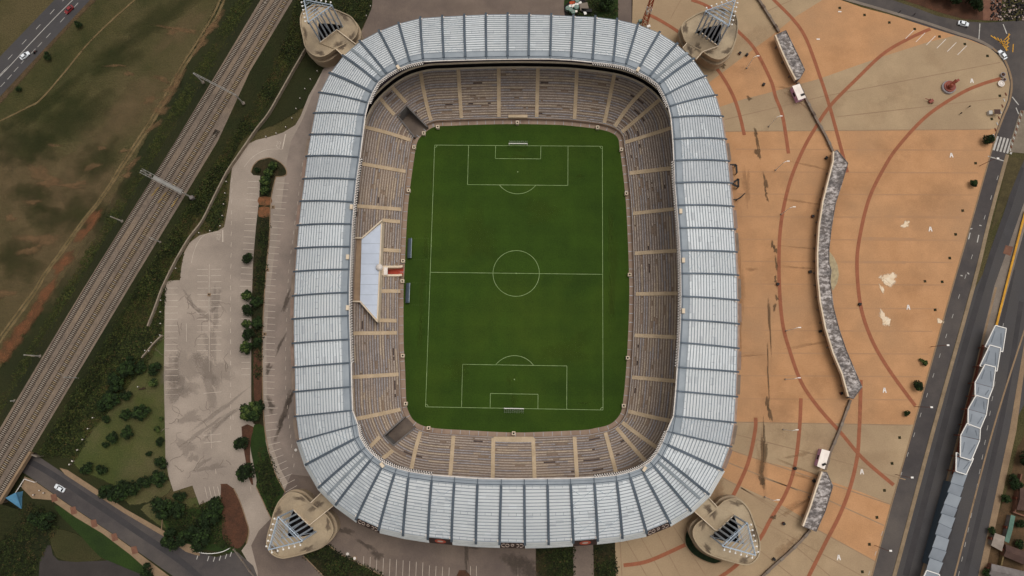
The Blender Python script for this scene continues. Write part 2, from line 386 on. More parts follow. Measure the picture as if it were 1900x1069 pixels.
# scrub on both sides of the railway
sflat('scrub_ground', 3, [(620, -60), (520, -60), (470, 0), (300, 270), (140, 540), (-20, 800), (-260, 1180), (60, 1180), (330, 1180), (480, 1069), (440, 1000), (300, 960), (300, 600), (330, 430), (420, 270), (560, 200), (700, 0), (700, -60)], .0, 'scrub')
sflat('verge_ground', 3, [(436, -40), (478, -40), (335, 265), (170, 535), (0, 812), (-100, 960), (-140, 900), (-30, 730), (110, 530), (250, 300), (330, 150)], .005, 'scrub', 3)
sflat('lawn', 1.6, [(306, 580), (306, 640), (309, 860), (318, 905), (290, 925), (240, 935), (210, 900), (150, 872), (140, 850), (172, 795), (215, 750), (248, 700), (272, 640), (290, 595)], .02, 'lawn', 3)
sflat('low_lawn', 1.4, [(330, 928), (390, 922), (402, 934), (380, 965), (352, 968), (318, 985), (262, 945), (300, 930)], .02, 'lawn', 3)
flat('green_verge', [(100, 938), (130, 948), (190, 985), (250, 1032), (275, 1050), (262, 1066), (220, 1048), (185, 1033), (150, 995), (115, 960)], .02, 'darklawn', 2)
sflat('dry_lawn', 1.4, [(95, 985), (140, 990), (172, 1018), (188, 1036), (150, 1044), (112, 1038), (98, 1020)], .015, 'garden', 3)
# dirt track and bare patches in the field
for i, (pts, wd, m) in enumerate([
    ([(424, -20), (405, 25), (372, 80), (345, 120), (318, 170), (285, 225), (255, 270), (228, 310), (203, 350), (180, 382), (150, 420), (115, 470), (85, 510), (68, 540), (40, 580), (0, 635), (-60, 720)], 1.0, 'path'),
    ([(416, -20), (397, 25), (364, 80), (338, 120), (310, 170), (277, 225), (248, 270), (222, 310), (198, 350), (175, 382), (145, 420), (110, 470), (80, 510), (62, 540), (32, 580), (-8, 635), (-68, 720)], .8, 'path'),
    ([(250, 0), (205, 40), (160, 85), (115, 140), (75, 185), (50, 200), (0, 225)], .7, 'path')]):
    b = MB(); b.softribbon(line(pts), wd*2, .06+i*.004); struct('dirt_path', b, mat('dirt track soft', (126, 106, 74), (92, 78, 50), .2, fine=.25, soft=(.8, .5, .4)))
b = MB()
for px, py, rx, ry, rz in [(400, 42, 6, 2, 60), (385, 60, 5, 1.8, 60), (372, 85, 5, 1.6, 60), (330, 150, 6, 2, 58), (318, 165, 4, 1.4, 30), (310, 185, 5, 1.8, 40), (300, 205, 4, 2, 20), (285, 235, 4, 1.5, 40), (335, 55, 8, 1.2, -8), (320, 60, 3, 1.2, 0), (300, 147, 5, 1, -20), (240, 137, 2.5, 1, -20), (215, 122, 4, .8, 0), (280, 185, 4, 1.4, 10), (245, 305, 4, 1.8, 40), (235, 325, 3, 1.2, 30), (130, 345, 7, 1.2, -10), (80, 325, 7, 3.5, -20), (90, 340, 5, 2, 0), (150, 340, 4, 1, 10), (60, 375, 5, 1, 0), (75, 445, 8, 3, 0), (55, 465, 5, 2, 20), (20, 405, 3, 1.5, 0), (10, 545, 4, 2, 0), (170, 310, 4, 1.5, 10), (100, 270, 3, .8, 0), (190, 275, 3, .8, 0), (230, 280, 2.5, 1, 0)]:
    b.soft(W(px, py), rx, ry, math.radians(rz), .5, 22, .08)
struct('bare_patches_of_soil_ground', b, 'patch').name = 'bare_soil_ground'
b = MB()
for px, py, rx, ry, rz in [(172, 408, 7, 2, 52), (158, 430, 6, 2, 50), (125, 480, 5, 2, 50), (110, 495, 4, 2, 50), (70, 570, 9, 2.6, 56), (50, 600, 9, 2.8, 54), (28, 632, 7, 2.6, 54), (8, 655, 6, 3, 54), (88, 540, 7, 2.0, 54)]:
    b.soft(W(px, py), rx, ry, math.radians(rz), .45, 22, .15)
struct('red_soil_ground', b, mat('red soil patch', (132, 84, 56), (92, 66, 44), .3, fine=.3, soft=(.6, .6, .4)))
b = MB()
for px, py, rx, ry, rz in [(110, 330, 34, 14, -20), (60, 420, 30, 20, 20), (150, 370, 24, 12, 40), (40, 520, 26, 22, 40), (20, 330, 26, 14, -30), (200, 250, 26, 10, 50), (330, 60, 14, 5, 50), (130, 470, 14, 20, -30), (250, 190, 20, 8, 40)]: b.soft(W(px, py), rx, ry, math.radians(rz), .4, 26, .006)
struct('dry_grass_field', b, mat('straw patch', (118, 98, 70), (96, 82, 56), .15, fine=.3, soft=(.42, .12, .6)))
b = MB()
for px, py, rx, ry, rz in [(130, 400, 16, 10, 0), (60, 360, 12, 6, 0), (215, 108, 14, 6, 20), (180, 300, 14, 7, 60), (120, 230, 26, 9, 45), (80, 195, 20, 5, 42), (290, 40, 18, 7, 40), (30, 480, 14, 8, 0), (240, 345, 8, 3, 50), (40, 270, 20, 8, -10)]: b.soft(W(px, py), rx, ry, math.radians(rz), .4, 26, .03)
struct('green_grass_field', b, mat('green patch', (48, 52, 22), (38, 44, 18), .12, fine=.3, soft=(.45, .15, .6)))

# highway in the top left corner
flat('highway_road', [(390, -270), (101, 0), (0, 105), (-260, 372), (-260, 460), (0, 179), (167, 0), (460, -290)], .04, 'tar')
b = MB(); b.softribbon(line([(460, -283), (172, 0), (87, 88), (5, 181), (-260, 464)]), 4, .035); struct('highway_verge_ground', b, mat('verge dirt soft', (96, 76, 54), (76, 62, 44), .2, fine=.25, soft=(.8, .5, .4)))
b = MB()
b.ribbon(line([(300, -160), (135, 0), (60, 77), (0, 142), (-200, 350)]), .28, .06)
b.ribbon(line([(10, 128), (0, 139), (-200, 346)]), .25, .06)
for px, py in [(141, 10), (116, 37), (90, 66), (74, 83), (43, 114), (30, 129), (18, 143), (5, 157), (62, 95), (97, 22), (71, 50), (45, 78), (19, 106), (165, -16), (120, -2)]:
    p, q = W(px-4, py+4.4), W(px+4, py-4.4); b.ribbon([p, q], .22, .06)
struct('highway_road_marking', b, 'white')

# ---- parking lot, access road, aprons
flat('parking_lot_ground', [(695, -40), (695, 0), (688, 20), (676, 48), (660, 78), (640, 100), (626, 109), (600, 128), (586, 155), (573, 177), (558, 215), (548, 232), (525, 246), (500, 254), (475, 260), (455, 270), (441, 285), (431, 308), (427, 340), (425, 370), (421, 395), (416, 421), (405, 428), (370, 437), (352, 450), (341, 470), (336, 500), (334, 520), (310, 521), (306, 540), (305, 620), (304, 700), (306, 790), (307, 850), (313, 885), (322, 912), (357, 901), (370, 937), (413, 918), (409, 898), (434, 906), (446, 930), (456, 960), (462, 985), (458, 1008), (448, 1022), (470, 1060), (476, 1110), (700, 1110), (994, 1110), (994, 990), (960, 800), (960, 200), (1060, 0), (1060, -40)], .03, 'lot')
flat('driveway_road', [(600, 128), (592, 150), (578, 180), (562, 220), (540, 262), (532, 300), (520, 400), (508, 480), (498, 560), (494, 640), (496, 740), (503, 820), (520, 870), (545, 915), (600, 950), (700, 950), (760, 500), (760, 200), (720, 100), (640, 100)], .045, 'drive')
flat('stadium_apron_ground', [(540, 880), (520, 930), (503, 962), (480, 985), (466, 1012), (478, 1060), (480, 1110), (994, 1110), (994, 950), (700, 900)], .05, 'apron', 0)
flat('north_apron_ground', [(695, -40), (690, 15), (670, 60), (640, 100), (700, 150), (960, 150), (1100, 100), (1046, 10), (1050, -40)], .05, 'apron')
flat('service_pavement', [(1147, -40), (1147, 60), (1172, 70), (1175, -40)], .05, 'apron')
flat('green_ground', [(1050, -40), (1046, 12), (1052, 40), (1146, 60), (1147, -40)], .045, 'darklawn')
b = MB()
for px, py, rx, ry, rz in [(380, 585, 6, 1.0, -32), (352, 556, 5, .8, -50), (362, 570, 6, .7, -40), (395, 575, 1.4, 1.2, 0), (340, 690, 7, 8, 0), (385, 700, 4, 9, 20), (320, 690, 3, 8, 0), (410, 760, 11, 1.0, 40), (375, 800, 9, 1.0, 35), (352, 775, 6, 2, 10), (405, 790, 9, .8, 42), (392, 640, 2.2, 8, 10), (400, 570, 1.6, 9, 0), (345, 830, 4, 3, 20), (390, 868, 5, 1.4, 10), (375, 860, 3, 1, 30), (400, 690, 5, 7, 30), (345, 715, 6, 3, -20), (330, 730, 4, 4, 0), (425, 770, 6, .7, 40), (358, 850, 2, 2, 0)]:
    b.soft(W(px, py), rx, ry, math.radians(rz), .55, 30, .05)
struct('lot_stain_ground', b, 'lotstain')
b = MB(); rc = random.Random(21)
for k in range(46):
    x, y, a = rc.uniform(312, 425), rc.uniform(545, 890), rc.uniform(0, 6.28); P_ = []
    for q in range(rc.randint(4, 9)): P_.append(W(x, y)); a += rc.gauss(0, .55); x += 4.5*math.cos(a); y += 4.5*math.sin(a)
    if all(308 < 950+0*p[0] for p in P_): b.ribbon(P_, rc.uniform(.1, .26), .066+k*.0004)
struct('crack_ground', b, mat('asphalt crack', (112, 98, 88), (126, 112, 100), .5))
b = MB()
for px, py, rx, ry, rz in [(528, 765, 1.6, 9, -14), (522, 785, 1, 4, -20), (502, 752, 1.6, 3, 10), (498, 685, 1, 3, -20), (538, 742, 1, 4, -10), (545, 640, .8, 4, -10), (548, 560, .8, 5, -8), (520, 640, .8, 4, -20), (531, 560, .9, 5, -20), (640, 985, 4, 1.2, -20), (680, 1012, 4, 1, -30), (610, 975, 5, 1.5, -25), (700, 1030, 3, 1.4, 0), (975, 1050, 5, 4, 0), (955, 1045, 4, 4, 0), (985, 1060, 3, 3, 0), (865, 1030, .8, 7, 5), (880, 1015, 3, 1, 0)]:
    b.soft(W(px, py), rx, ry, math.radians(rz), .5, 26, .07)
struct('apron_stain_ground', b, 'stain')
# parking bays
b = MB(); z = .085
def bay(p, q, w_=.16): b.ribbon([W(*p), W(*q)], w_, z)
for y in np.arange(337, 545, 11.45): xr = 481-(y-337)*.075; bay((xr-21, y-.6), (xr-1, y+.3))
for y in np.arange(568, 700, 11.6): bay((448, y), (464, y))
for y in np.arange(340, 758, 11.9):
    xl = 513-(y-340)*.12 if y < 520 else 491.5-(y-520)*.01
    bay((xl+1, y-.8), (xl+23-(y > 430)*3, y+.4))
for k, (x, y, x2, y2) in enumerate([(491, 759, 516, 757), (491, 772, 515, 768), (494, 785, 515, 783), (494, 799, 517, 796), (495, 813, 517, 808.5), (498, 826, 520, 820.5), (502, 839, 522, 832), (505, 852, 526, 844), (510, 865, 532, 855), (514, 877, 535, 867), (519, 889, 542, 879), (524, 902, 547, 890), (530, 913, 551, 901)]): bay((x, y), (x2, y2))
for y in np.arange(500, 740, 11.6):
    if y < 660: bay((366, y), (386, y)); bay((391, y), (411, y-.5))
    if y > 530: bay((307, y), (330, y-.3))
bay((388.5, 490), (388.5, 690)); bay((386, 580), (380, 584)); bay((346, 600), (346, 634))
for y in (730, 808, 822): bay((378, y), (411, y-3))
bay((391.5, 799), (392.5, 832))
for x in (380, 388, 396, 404): bay((x, 903), (x+5, 925))
for k in range(14): x = 675+k*12.2; bay((x, 1032+k*1.3+(k > 9)*4), (x-1.5, 1069+k*1.5))
for k in range(12): x = 862+k*11; bay((x, 1050), (x, 1085)) if k in (1, 2, 9) else None
for y in np.arange(330, 800, 20): bay((431-(y-330)*.012 if y < 500 else 428, y), (430-(y-330)*.012 if y < 500 else 428, y+8))
for y in np.arange(302, 870, 18):
    x = 562-(y-300)*.13 if y < 500 else (536-(y-500)*.04 if y < 640 else 530.5+max(0, y-720)*.11); bay((x, y), (x-.8, y+7))
for x, y in ((400, 870), (465, 903), (432, 770)): bay((x, y), (x+1, y+9))
bay((388, 530), (388, 580), .2)
b.ribbon(line([(410, 431), (397, 431), (380, 436), (367, 450), (359, 470), (355, 488)], z), .16, z)
b.ribbon(line([(523, 277), (500, 277), (482, 283), (465, 295), (453, 310)], z), .16, z)
bay((530, 249), (524, 277), .45); bay((413.5, 427), (413.5, 449), .45)
struct('parking_bay_road_marking', b, 'oldwhite')
def lettering(word, px, py, wpx, ang, z, mname='oldwhite', name='road_marking_lettering', wide=1.0):
    cu = bpy.data.curves.new('lettering', 'FONT'); cu.body = word; cu.align_x = 'CENTER'; cu.align_y = 'CENTER'; cu.size = 1; cu.space_character = 1.15
    o = bpy.data.objects.new('lettering', cu); C.objects.link(o); bpy.context.view_layer.update()
    me = bpy.data.meshes.new_from_object(o.evaluated_get(bpy.context.evaluated_depsgraph_get())); s = wpx/4.7/max(o.dimensions.x, .01)
    bpy.data.objects.remove(o); me.materials.clear(); me.materials.append(M[mname]); me.name = name
    o = bpy.data.objects.new(name, me); C.objects.link(o); o.location = W(px, py, z); o.scale = (s, s*wide, 1); o.rotation_euler = (0, 0, ang)
    return tag(o, kind='structure')
lettering('STOP', 516, 269, 14, math.radians(-98), .09, wide=2.2); lettering('STOP', 405, 440, 12, math.radians(-90), .09, wide=2.2)
# planted island soil and kerbs
flat('island_ground', [(466, 320), (470, 308), (480, 298), (500, 293), (518, 300), (529, 311), (532, 322), (526, 327), (512, 328), (503, 370), (500, 440), (496, 480), (490, 560), (487, 640), (488, 740), (492, 795), (470, 786), (466, 740), (466, 640), (467, 560), (470, 480), (475, 420), (481, 370), (483, 326), (470, 325)], .10, 'garden')
for pts in ([(481, 385), (500, 385), (499, 402), (480, 402)], [(480, 366), (503, 366), (502, 380), (481, 380)], [(471, 655), (484, 655), (485, 742), (472, 742)], [(448, 792), (470, 792), (466, 812), (464, 850), (470, 900), (462, 888), (455, 850)]):
    flat('soil_ground', pts, .115, 'redsoil' if pts[0][0] < 482 and pts[0][1] < 500 else 'soil', 2)
flat('grass_strip_ground', [(472, 788), (490, 792), (493, 820), (502, 855), (514, 885), (528, 912), (510, 945), (503, 962), (495, 945), (480, 912), (475, 902), (476, 890), (468, 850), (464, 820)], .11, 'darklawn', 2)
flat('soil_bed_ground', [(410, 898), (434, 907), (446, 932), (456, 962), (460, 988), (452, 1010), (440, 1018), (420, 1008), (412, 990), (412, 950)], .09, 'soil', 2)
flat('bed_edge_lawn', [(300, 960), (372, 940), (412, 918), (414, 990), (440, 1020), (425, 1025), (370, 1018), (330, 1000)], .04, 'darklawn', 2)
flat('garden_bed_ground', [(563, 1031), (590, 1016), (611, 1011), (632, 1029), (682, 1054), (740, 1085), (700, 1110), (640, 1100), (601, 1069)], .09, 'garden')
flat('garden_bed_ground', [(994, 990), (1063, 990), (1064, 1110), (994, 1110)], .09, 'garden')
flat('garden_bed_ground', [(1100, 990), (1141, 990), (1143, 1110), (1103, 1110)], .09, 'garden')
flat('entrance_pavement', [(1063, 970), (1100, 970), (1103, 1110), (1064, 1110)], .08, 'apron')
flat('soil_bed_ground', [(847, 1069), (852, 1058), (864, 1058), (874, 1069), (874, 1110), (848, 1110)], .1, 'soil')
b = MB()
for pts in ([(466, 320), (470, 308), (480, 298), (500, 293), (518, 300), (529, 311), (532, 322), (526, 327), (512, 328)], [(512, 328), (503, 370), (500, 440), (496, 480), (490, 560), (487, 640), (488, 740), (492, 800), (503, 855), (514, 885), (530, 914)], [(563, 1031), (601, 1069)], [(611, 1011), (632, 1029), (682, 1054), (740, 1085)], [(434, 907), (446, 932), (456, 962), (462, 985), (458, 1008)], [(475, 902), (503, 962)], [(300, 985), (303, 940)]):
    b.wallstrip(line(pts, 0, 6), .3, 0, .22)
struct('island_kerb', b, 'tan')

# ---- plaza
PLAZA_EDGE = [(1530, -60), (1560, 0), (1600, 14), (1650, 27), (1700, 43), (1760, 62), (1800, 74), (1835, 88), (1856, 106), (1868, 128), (1874, 155), (1870, 185), (1858, 215), (1846, 250), (1836, 290), (1800, 418), (1766, 535), (1730, 665), (1692, 800), (1655, 930), (1617, 1069), (1600, 1130)]
flat('plaza_pavement', [(1172, -60)]+PLAZA_EDGE+[(1143, 1130), (1141, 900), (1240, 800), (1240, 200), (1172, 60)], .03, 'orange')
flat('plaza_pavement', [(1172, -60), (1538, -60), (1526, 0), (1470, 35), (1430, 68), (1405, 86), (1340, 135), (1300, 165), (1200, 100), (1172, 60)], .05, 'beige')
flat('plaza_pavement', [(1300, 212), (1340, 197), (1380, 184), (1420, 174), (1470, 160), (1521, 146), (1580, 125), (1635, 106), (1723, 78), (1773, 66), (1835, 88), (1856, 106), (1868, 128), (1874, 155), (1870, 185), (1858, 215), (1849, 239), (1700, 240), (1420, 243), (1300, 244)], .05, 'beige')
flat('plaza_pavement', [(1300, 783), (1420, 784.5), (1550, 786), (1696, 788), (1653, 936), (1600, 914), (1546, 895), (1500, 876), (1420, 857), (1350, 833), (1300, 820)], .05, 'beige')
flat('plaza_pavement', [(1143, 1130), (1141, 1000), (1290, 870), (1329, 880), (1380, 905), (1420, 923), (1455, 940), (1491, 961), (1518, 983), (1570, 1012), (1625, 1042), (1617, 1069), (1600, 1130)], .05, 'beige')
b = MB(); bd = MB()
for y, x0, x1 in [(277, 1365, 1830), (319, 1365, 1815), (360, 1368, 1805), (402, 1370, 1790), (444, 1372, 1780), (485, 1374, 1768), (527, 1374, 1755), (571, 1374, 1742), (613, 1374, 1730), (655, 1374, 1722), (697, 1374, 1708), (740, 1374, 1698)]: b.ribbon([W(x0, y), W(x1, y+2)], .5, .06)
for p, q in [((1345, 222), (1523, 180)), ((1523, 180), (1856, 116)), ((1553, 217), (1866, 181)), ((1345, 244), (1838, 240)), ((1345, 783), (1690, 789)), ((1350, 833), (1652, 936)), ((1329, 880), (1624, 1042)), ((1360, 805), (1500, 840)), ((1500, 840), (1680, 890)), ((1350, 858), (1480, 910)), ((1420, 970), (1600, 1069)), ((1410, 885), (1530, 925)), ((1530, 925), (1640, 975)), ((1160, 1000), (1200, 1069)), ((1185, 990), (1230, 1069)), ((1217, 985), (1262, 1069)), ((1245, 970), (1310, 1069)), ((1395, 1010), (1470, 1069)), ((1263, 0), (1244, 35)), ((1425, 20), (1470, 0)), ((1150, 1000), (1154, 1069)), ((1375, 905), (1460, 960)), ((1355, 945), (1420, 985)), ((1460, 1000), (1540, 1069)), ((1340, 925), (1400, 970))]:
    bd.ribbon([W(*p), W(*q)], .38, .065)
for p, q in [((1640, 402), (1800, 404)), ((1600, 442), (1700, 444)), ((1560, 486), (1680, 487))]: b.ribbon([W(*p), W(*q)], 1.0, .0615)
struct('plaza_joint_pavement', b, 'joint'); struct('plaza_joint_pavement', bd, 'joint2')
b = MB()
for i, pts in enumerate([[(1420, -20), (1436, 0), (1473, 38), (1496, 73), (1521, 141), (1539, 197), (1559, 270), (1572, 320)],
    [(1726, 54), (1690, 70), (1640, 99), (1590, 146), (1540, 197), (1510, 242), (1490, 278), (1468, 330), (1453, 390), (1446, 450), (1446, 530), (1452, 600), (1465, 650), (1487, 710), (1520, 758), (1560, 803), (1600, 850), (1658, 900)],
    [(1856, 146), (1820, 157), (1780, 175), (1720, 215), (1668, 270), (1640, 312), (1612, 370), (1595, 440), (1590, 490), (1594, 550), (1603, 592), (1622, 640), (1652, 690), (1698, 753)],
    [(1283, 0), (1311, 11), (1345, 35), (1369, 58), (1400, 91), (1430, 149), (1439, 180), (1452, 216), (1463, 285)],
    [(1205, 28), (1228, 40), (1261, 61), (1298, 90), (1331, 129), (1350, 158), (1364, 187), (1374, 220), (1381, 251)],
    [(1486, 739), (1483, 799), (1474, 867), (1458, 915), (1430, 963), (1408, 1002), (1368, 1047), (1330, 1075)],
    [(1402, 775), (1401, 799), (1390, 852), (1375, 890), (1357, 925), (1330, 965), (1300, 997), (1271, 1011), (1203, 1041), (1157, 1049)],
    [(1597, 705), (1596, 750), (1594, 799), (1590, 850), (1577, 905), (1558, 955), (1530, 1010), (1495, 1080)]]):
    b.ribbon(line(pts, 0, 10), 1.36, .09+i*.004)
struct('red_paving_line', b, 'redline')
b = MB()
for px, py, rx, ry in [(1650, 518, 2.6, 3.2), (1645, 525, 1, 2), (1641, 592, 1.8, 2.8), (1646, 598, 1.5, 1.2), (1680, 417, 2, 1.2), (1636, 536, .6, 2.2), (1744, 596, 1, 1.2)]: b.soft(W(px, py), rx, ry, .5, .45, 24, .11)
struct('spill_pavement', b, 'whitestain')
b = MB()
for px, py, rx, ry, rz in [(1402, 246, .9, 1.4, 0), (1405, 262, .5, 4, 8), (1407, 284, 1.1, 2.6, 0), (1420, 338, .7, 4, 3), (1421, 358, .6, 1.6, 0), (1424, 370, .4, 1, 0), (1433, 455, .8, 1.2, 0), (1438, 463, .8, 1.6, 0), (1440, 490, .5, 2.5, 0), (1439, 520, .6, 1.8, 0), (1441, 553, .7, 1, 0), (1437, 570, .7, 1.4, 0), (1424, 748, .7, 3.6, -5), (1428, 768, .7, 3.6, 5), (1416, 845, 1.0, 9, -4), (1414, 878, 1.1, 5, -3), (1413, 893, .9, 2, 0), (1417, 812, .4, 6, -2), (1390, 183, 1, 1, 0), (1340, 120, 1.2, 1.8, 30), (1435, 960, 1, 1, 0), (1428, 600, .4, 12, 0), (1425, 690, .35, 9, 0)]:
    b.soft(W(px, py), rx, ry, math.radians(rz), .6, 20, .112)
struct('oil_stain_pavement', b, 'stain2')
b = MB()
for px, py, rx, ry, rz in [(1385, 345, 1.5, 9, 0), (1500, 640, 8, .8, 12), (1490, 375, 8, .6, -8), (1505, 308, 6, .6, -15), (1485, 497, 8, .6, -3), (1490, 460, 7, .5, -5), (1480, 868, 8, .6, -20), (1490, 885, 6, .6, -15), (1480, 935, 8, .8, 20), (1463, 165, 5, .7, -10), (1475, 182, 5, .6, -30), (1495, 200, 6, .5, -40), (1395, 500, 3, .6, 0), (1390, 660, 5, .5, 5), (1413, 860, 2, 12, -3), (1470, 945, 5, 1, 30), (1455, 1020, 6, 2, 35), (1480, 845, 5, .8, 10), (1330, 915, 3, 6, -40), (1375, 520, 1.2, 16, 0), (1373, 600, 1, 14, 0)]:
    b.soft(W(px, py), rx, ry, math.radians(rz), .5, 26, .108)
struct('water_stain_pavement', b, mat('faint stain', (150, 112, 78), (136, 104, 76), .4, soft=(.34, .6, .7))); b = MB()
for k in range(60):
    px, py = random.uniform(1340, 1840), random.uniform(0, 1069)
    if px < 1800-(py-150)*.2: b.soft(W(px, py), random.uniform(3, 12), random.uniform(3, 12), random.uniform(0, 3), .4, 20, .1)
struct('worn_pavement', b, mat('worn paving', (158, 120, 86), (142, 110, 82), .3, soft=(.09, .4, .7)))
b = MB()
for px, py in [(1765, 288), (1726, 425), (1685, 570), (1641, 724), (1599, 875), (1556, 1034), (1803, 150)]:
    c = W(px, py)
    b.ribbon([(c[0]-.55, c[1]-1), (c[0]-.1, c[1]+.9)], .4, .12); b.ribbon([(c[0]+.55, c[1]-1), (c[0]+.1, c[1]+.9)], .4, .12); b.ribbon([(c[0]-.4, c[1]-.2), (c[0]+.4, c[1]-.2)], .35, .124)
for k in range(6): b.ribbon([W(1697+k*19.3, 55+k*6), W(1680+k*19.3, 72+k*6)], .2, .1)
for px, py in [(1558, 22), (1518, 73)]: b.ribbon([W(px-3, py), W(px+3, py)], .5, .12)
struct('plaza_road_marking', b, 'edge')

# ---- roads on the right
LE = [(1540, -60), (1570, -8), (1612, 8)]+PLAZA_EDGE[3:]
flat('boulevard_road', [(1540, -80), (1563, -5), (1612, 10), (1650, 23)]+PLAZA_EDGE[4:]+[(1635, 1130), (1655, 1069), (1727, 800), (1801, 535), (1865, 290), (1900, 235), (2060, 235), (2060, 30), (1900, 38), (1830, 42), (1790, 40), (1740, 30), (1700, 15), (1650, -2), (1600, -25), (1570, -80)], .02, 'tar2')
flat('boulevard_road', [(1900, 297), (1878, 350), (1858, 420), (1840, 480), (1809, 535), (1735, 800), (1663, 1069), (1645, 1130), (1690, 1130), (1708, 1069), (1781, 800), (1845, 530), (1872, 455), (1900, 376), (1960, 250), (1960, 200)], .022, 'tar')
flat('boulevard_road', [(1872, 530), (1900, 430), (1960, 250), (2080, 250), (2000, 560), (1875, 799), (1817, 1069), (1800, 1130), (1700, 1130), (1730, 1000), (1790, 800), (1830, 680)], .024, 'tar')
b = MB(); b.ribbon(line([(1895, 310), (1868, 395), (1835, 490), (1788, 650), (1754, 780), (1680, 1069)]), 2.2, .035); b.ribbon(line([(1880, 500), (1850, 640), (1815, 780), (1742, 1069)]), 1.6, .035)
b.ribbon(line([(1895, 560), (1858, 780), (1790, 1069)]), 1.8, .036)
struct('tyre_lane_road', b, 'lane')
b = MB(); b.wallstrip(line([(1869, 287), (1838, 400), (1805, 535), (1731, 800), (1659, 1069), (1640, 1130)], 0, 4), 1.35, 0, .14); struct('median_kerb', b, 'median')
flat('median_ground', [(1872, 290), (1900, 296), (1878, 350), (1858, 400), (1838, 430), (1848, 390), (1860, 340)], .05, mat('median grass', (80, 70, 44), (62, 54, 34), .3, fine=.2))
flat('platform_pavement', [(1900, 376), (1872, 455), (1845, 530), (1781, 800), (1708, 1069), (1690, 1130), (1712, 1130), (1742, 1030), (1790, 800), (1830, 680), (1872, 530), (1900, 430), (1960, 250), (1940, 270)], .06, 'slab')
flat('brick_pavement', [(1866, 455), (1880, 458), (1875, 475), (1861, 470)], .075, 'brick')
flat('east_pavement', [(1920, 540), (1886, 799), (1827, 1069), (1812, 1130), (1800, 1130), (1815, 1069), (1873, 799), (1900, 640), (1910, 540)], .06, 'tan')
b = MB(); b.ribbon(line([(1905, 600), (1842, 799), (1771, 1069), (1755, 1130)]), .6, .06); b.ribbon(line([(1848, 533), (1781, 800), (1709, 1069)]), .8, .08); struct('road_edge_kerb', b, 'tan')
flat('island_pavement', [(1893, 205), (1980, 205), (1980, 285), (1905, 285), (1872, 282), (1876, 260)], .12, mat('weathered island', (126, 114, 98), (112, 100, 86), .2, fine=.1))
flat('north_verge_ground', [(1520, -80), (1600, -32), (1650, -8), (1700, 8), (1740, 22), (1790, 36), (1835, 38), (1838, -80)], .03, 'soil')
flat('dirt_ground', [(1824, -80), (1824, 38), (1858, 38), (1860, -80)], .04, 'brick')
b = MB()
for k in range(22):
    t = k/21; p = np.array(W(1852-t*250, 300+t*770+26)); q = np.array(W(1852-t*250-2.5, 300+t*770+34)); b.ribbon([tuple(p-np.array([.0, 0, 0])), tuple(q)], .18, .06)
for k in range(18):
    t = k/17; b.ribbon([W(1862-t*62-20*t*t, 600+t*460), W(1860-t*62-20*t*t, 609+t*460)], .16, .06)
for k in range(6):
    x0 = 1847+k*6.3; y0 = 253+k*1.4; b.ribbon([W(x0+4.5, y0), W(x0-3.5, y0+26)], .75, .06)
b.ribbon([W(1833, 290), W(1863, 299)], .4, .06); b.ribbon([W(1818, 44), W(1816, 76)], .4, .06)
for pts in ([(1800, 432), (1797, 444)], [(1816, 436), (1813, 450)], [(1821, 419), (1817, 418)], [(1804, 424), (1800, 425)], [(1782, 511), (1786, 512)], [(1795, 506), (1798, 509)], [(1861, 45), (1868, 63)], [(1885, 200), (1890, 212)], [(1878, 180), (1890, 195)]): b.ribbon(WL(pts), .4, .062)
struct('boulevard_road_marking', b, 'white')
b = MB()
for k in range(5):
    o = k*5.2; b.ribbon([W(1838+o*1.2, 66+o*.4), W(1858+o*.4, 80+o*.6), W(1874-o*.15, 64+o*1.4)], .35, .06)
b.ribbon([W(1872, 62), W(1867, 95)], .3, .064); b.ribbon([W(1880, 82), W(1879, 97)], .35, .06)
struct('chevron_road_marking', b, 'yellow')
b = MB(); br = MB()
for k in range(14):
    t = k/13; p = W(1896-t*22, 208+t*70); (b if k % 2 else br).box((p[0], p[1], .1), (.4, 1.1, .2), math.radians(17))
for k in range(9):
    p = W(1866-k*3.2, 175+k*11); (b if k % 2 else br).box((p[0], p[1], .1), (.4, 1.3, .2), math.radians(17))
struct('painted_kerb', b, 'white'); struct('painted_kerb', br, 'rust')
b = MB(); b.wallstrip(line([(1563, -3), (1612, 11), (1660, 25), (1710, 40), (1770, 60), (1815, 75), (1842, 90)], 0, 4), 1.2, 0, .13); struct('plaza_kerb', b, 'slab')
b = MB(); b.wallstrip(line([(1850, 246), (1836, 293), (1800, 420), (1766, 537), (1730, 667), (1692, 802), (1655, 932), (1617, 1071)], 0, 4), .45, 0, .13); b.wallstrip(line([(1842, 90), (1860, 106), (1871, 128), (1877, 155), (1873, 187), (1861, 217), (1850, 246)], 0, 4), .8, 0, .13); struct('plaza_kerb', b, 'tan')

# ---- lower-left road that dips under the railway
flat('underpass_road', [(-160, 740), (30, 850), (70, 846), (121, 880), (175, 915), (230, 951), (303, 993), (364, 1022), (400, 1034), (440, 1024), (470, 1050), (500, 1130), (400, 1130), (321, 1069), (265, 1030), (210, 991), (126, 935), (45, 878), (-200, 790)], .045, 'tar2')
b = MB(); b.ribbon(line([(20, 840), (85, 873), (180, 936), (260, 990), (340, 1045), (400, 1100)]), 2.2, .055); struct('tyre_lane_road', b, 'lane')
flat('north_pavement', [(110, 868), (125, 872), (180, 908), (232, 944), (303, 984), (345, 1008), (372, 1016), (370, 1032), (345, 1024), (303, 995), (230, 952), (121, 881)], .12, 'tan')
flat('south_pavement', [(45, 884), (60, 890), (126, 936), (210, 992), (262, 1030), (318, 1072), (290, 1072), (240, 1028), (190, 990), (140, 960), (95, 928), (60, 925), (40, 905)], .12, 'tan')
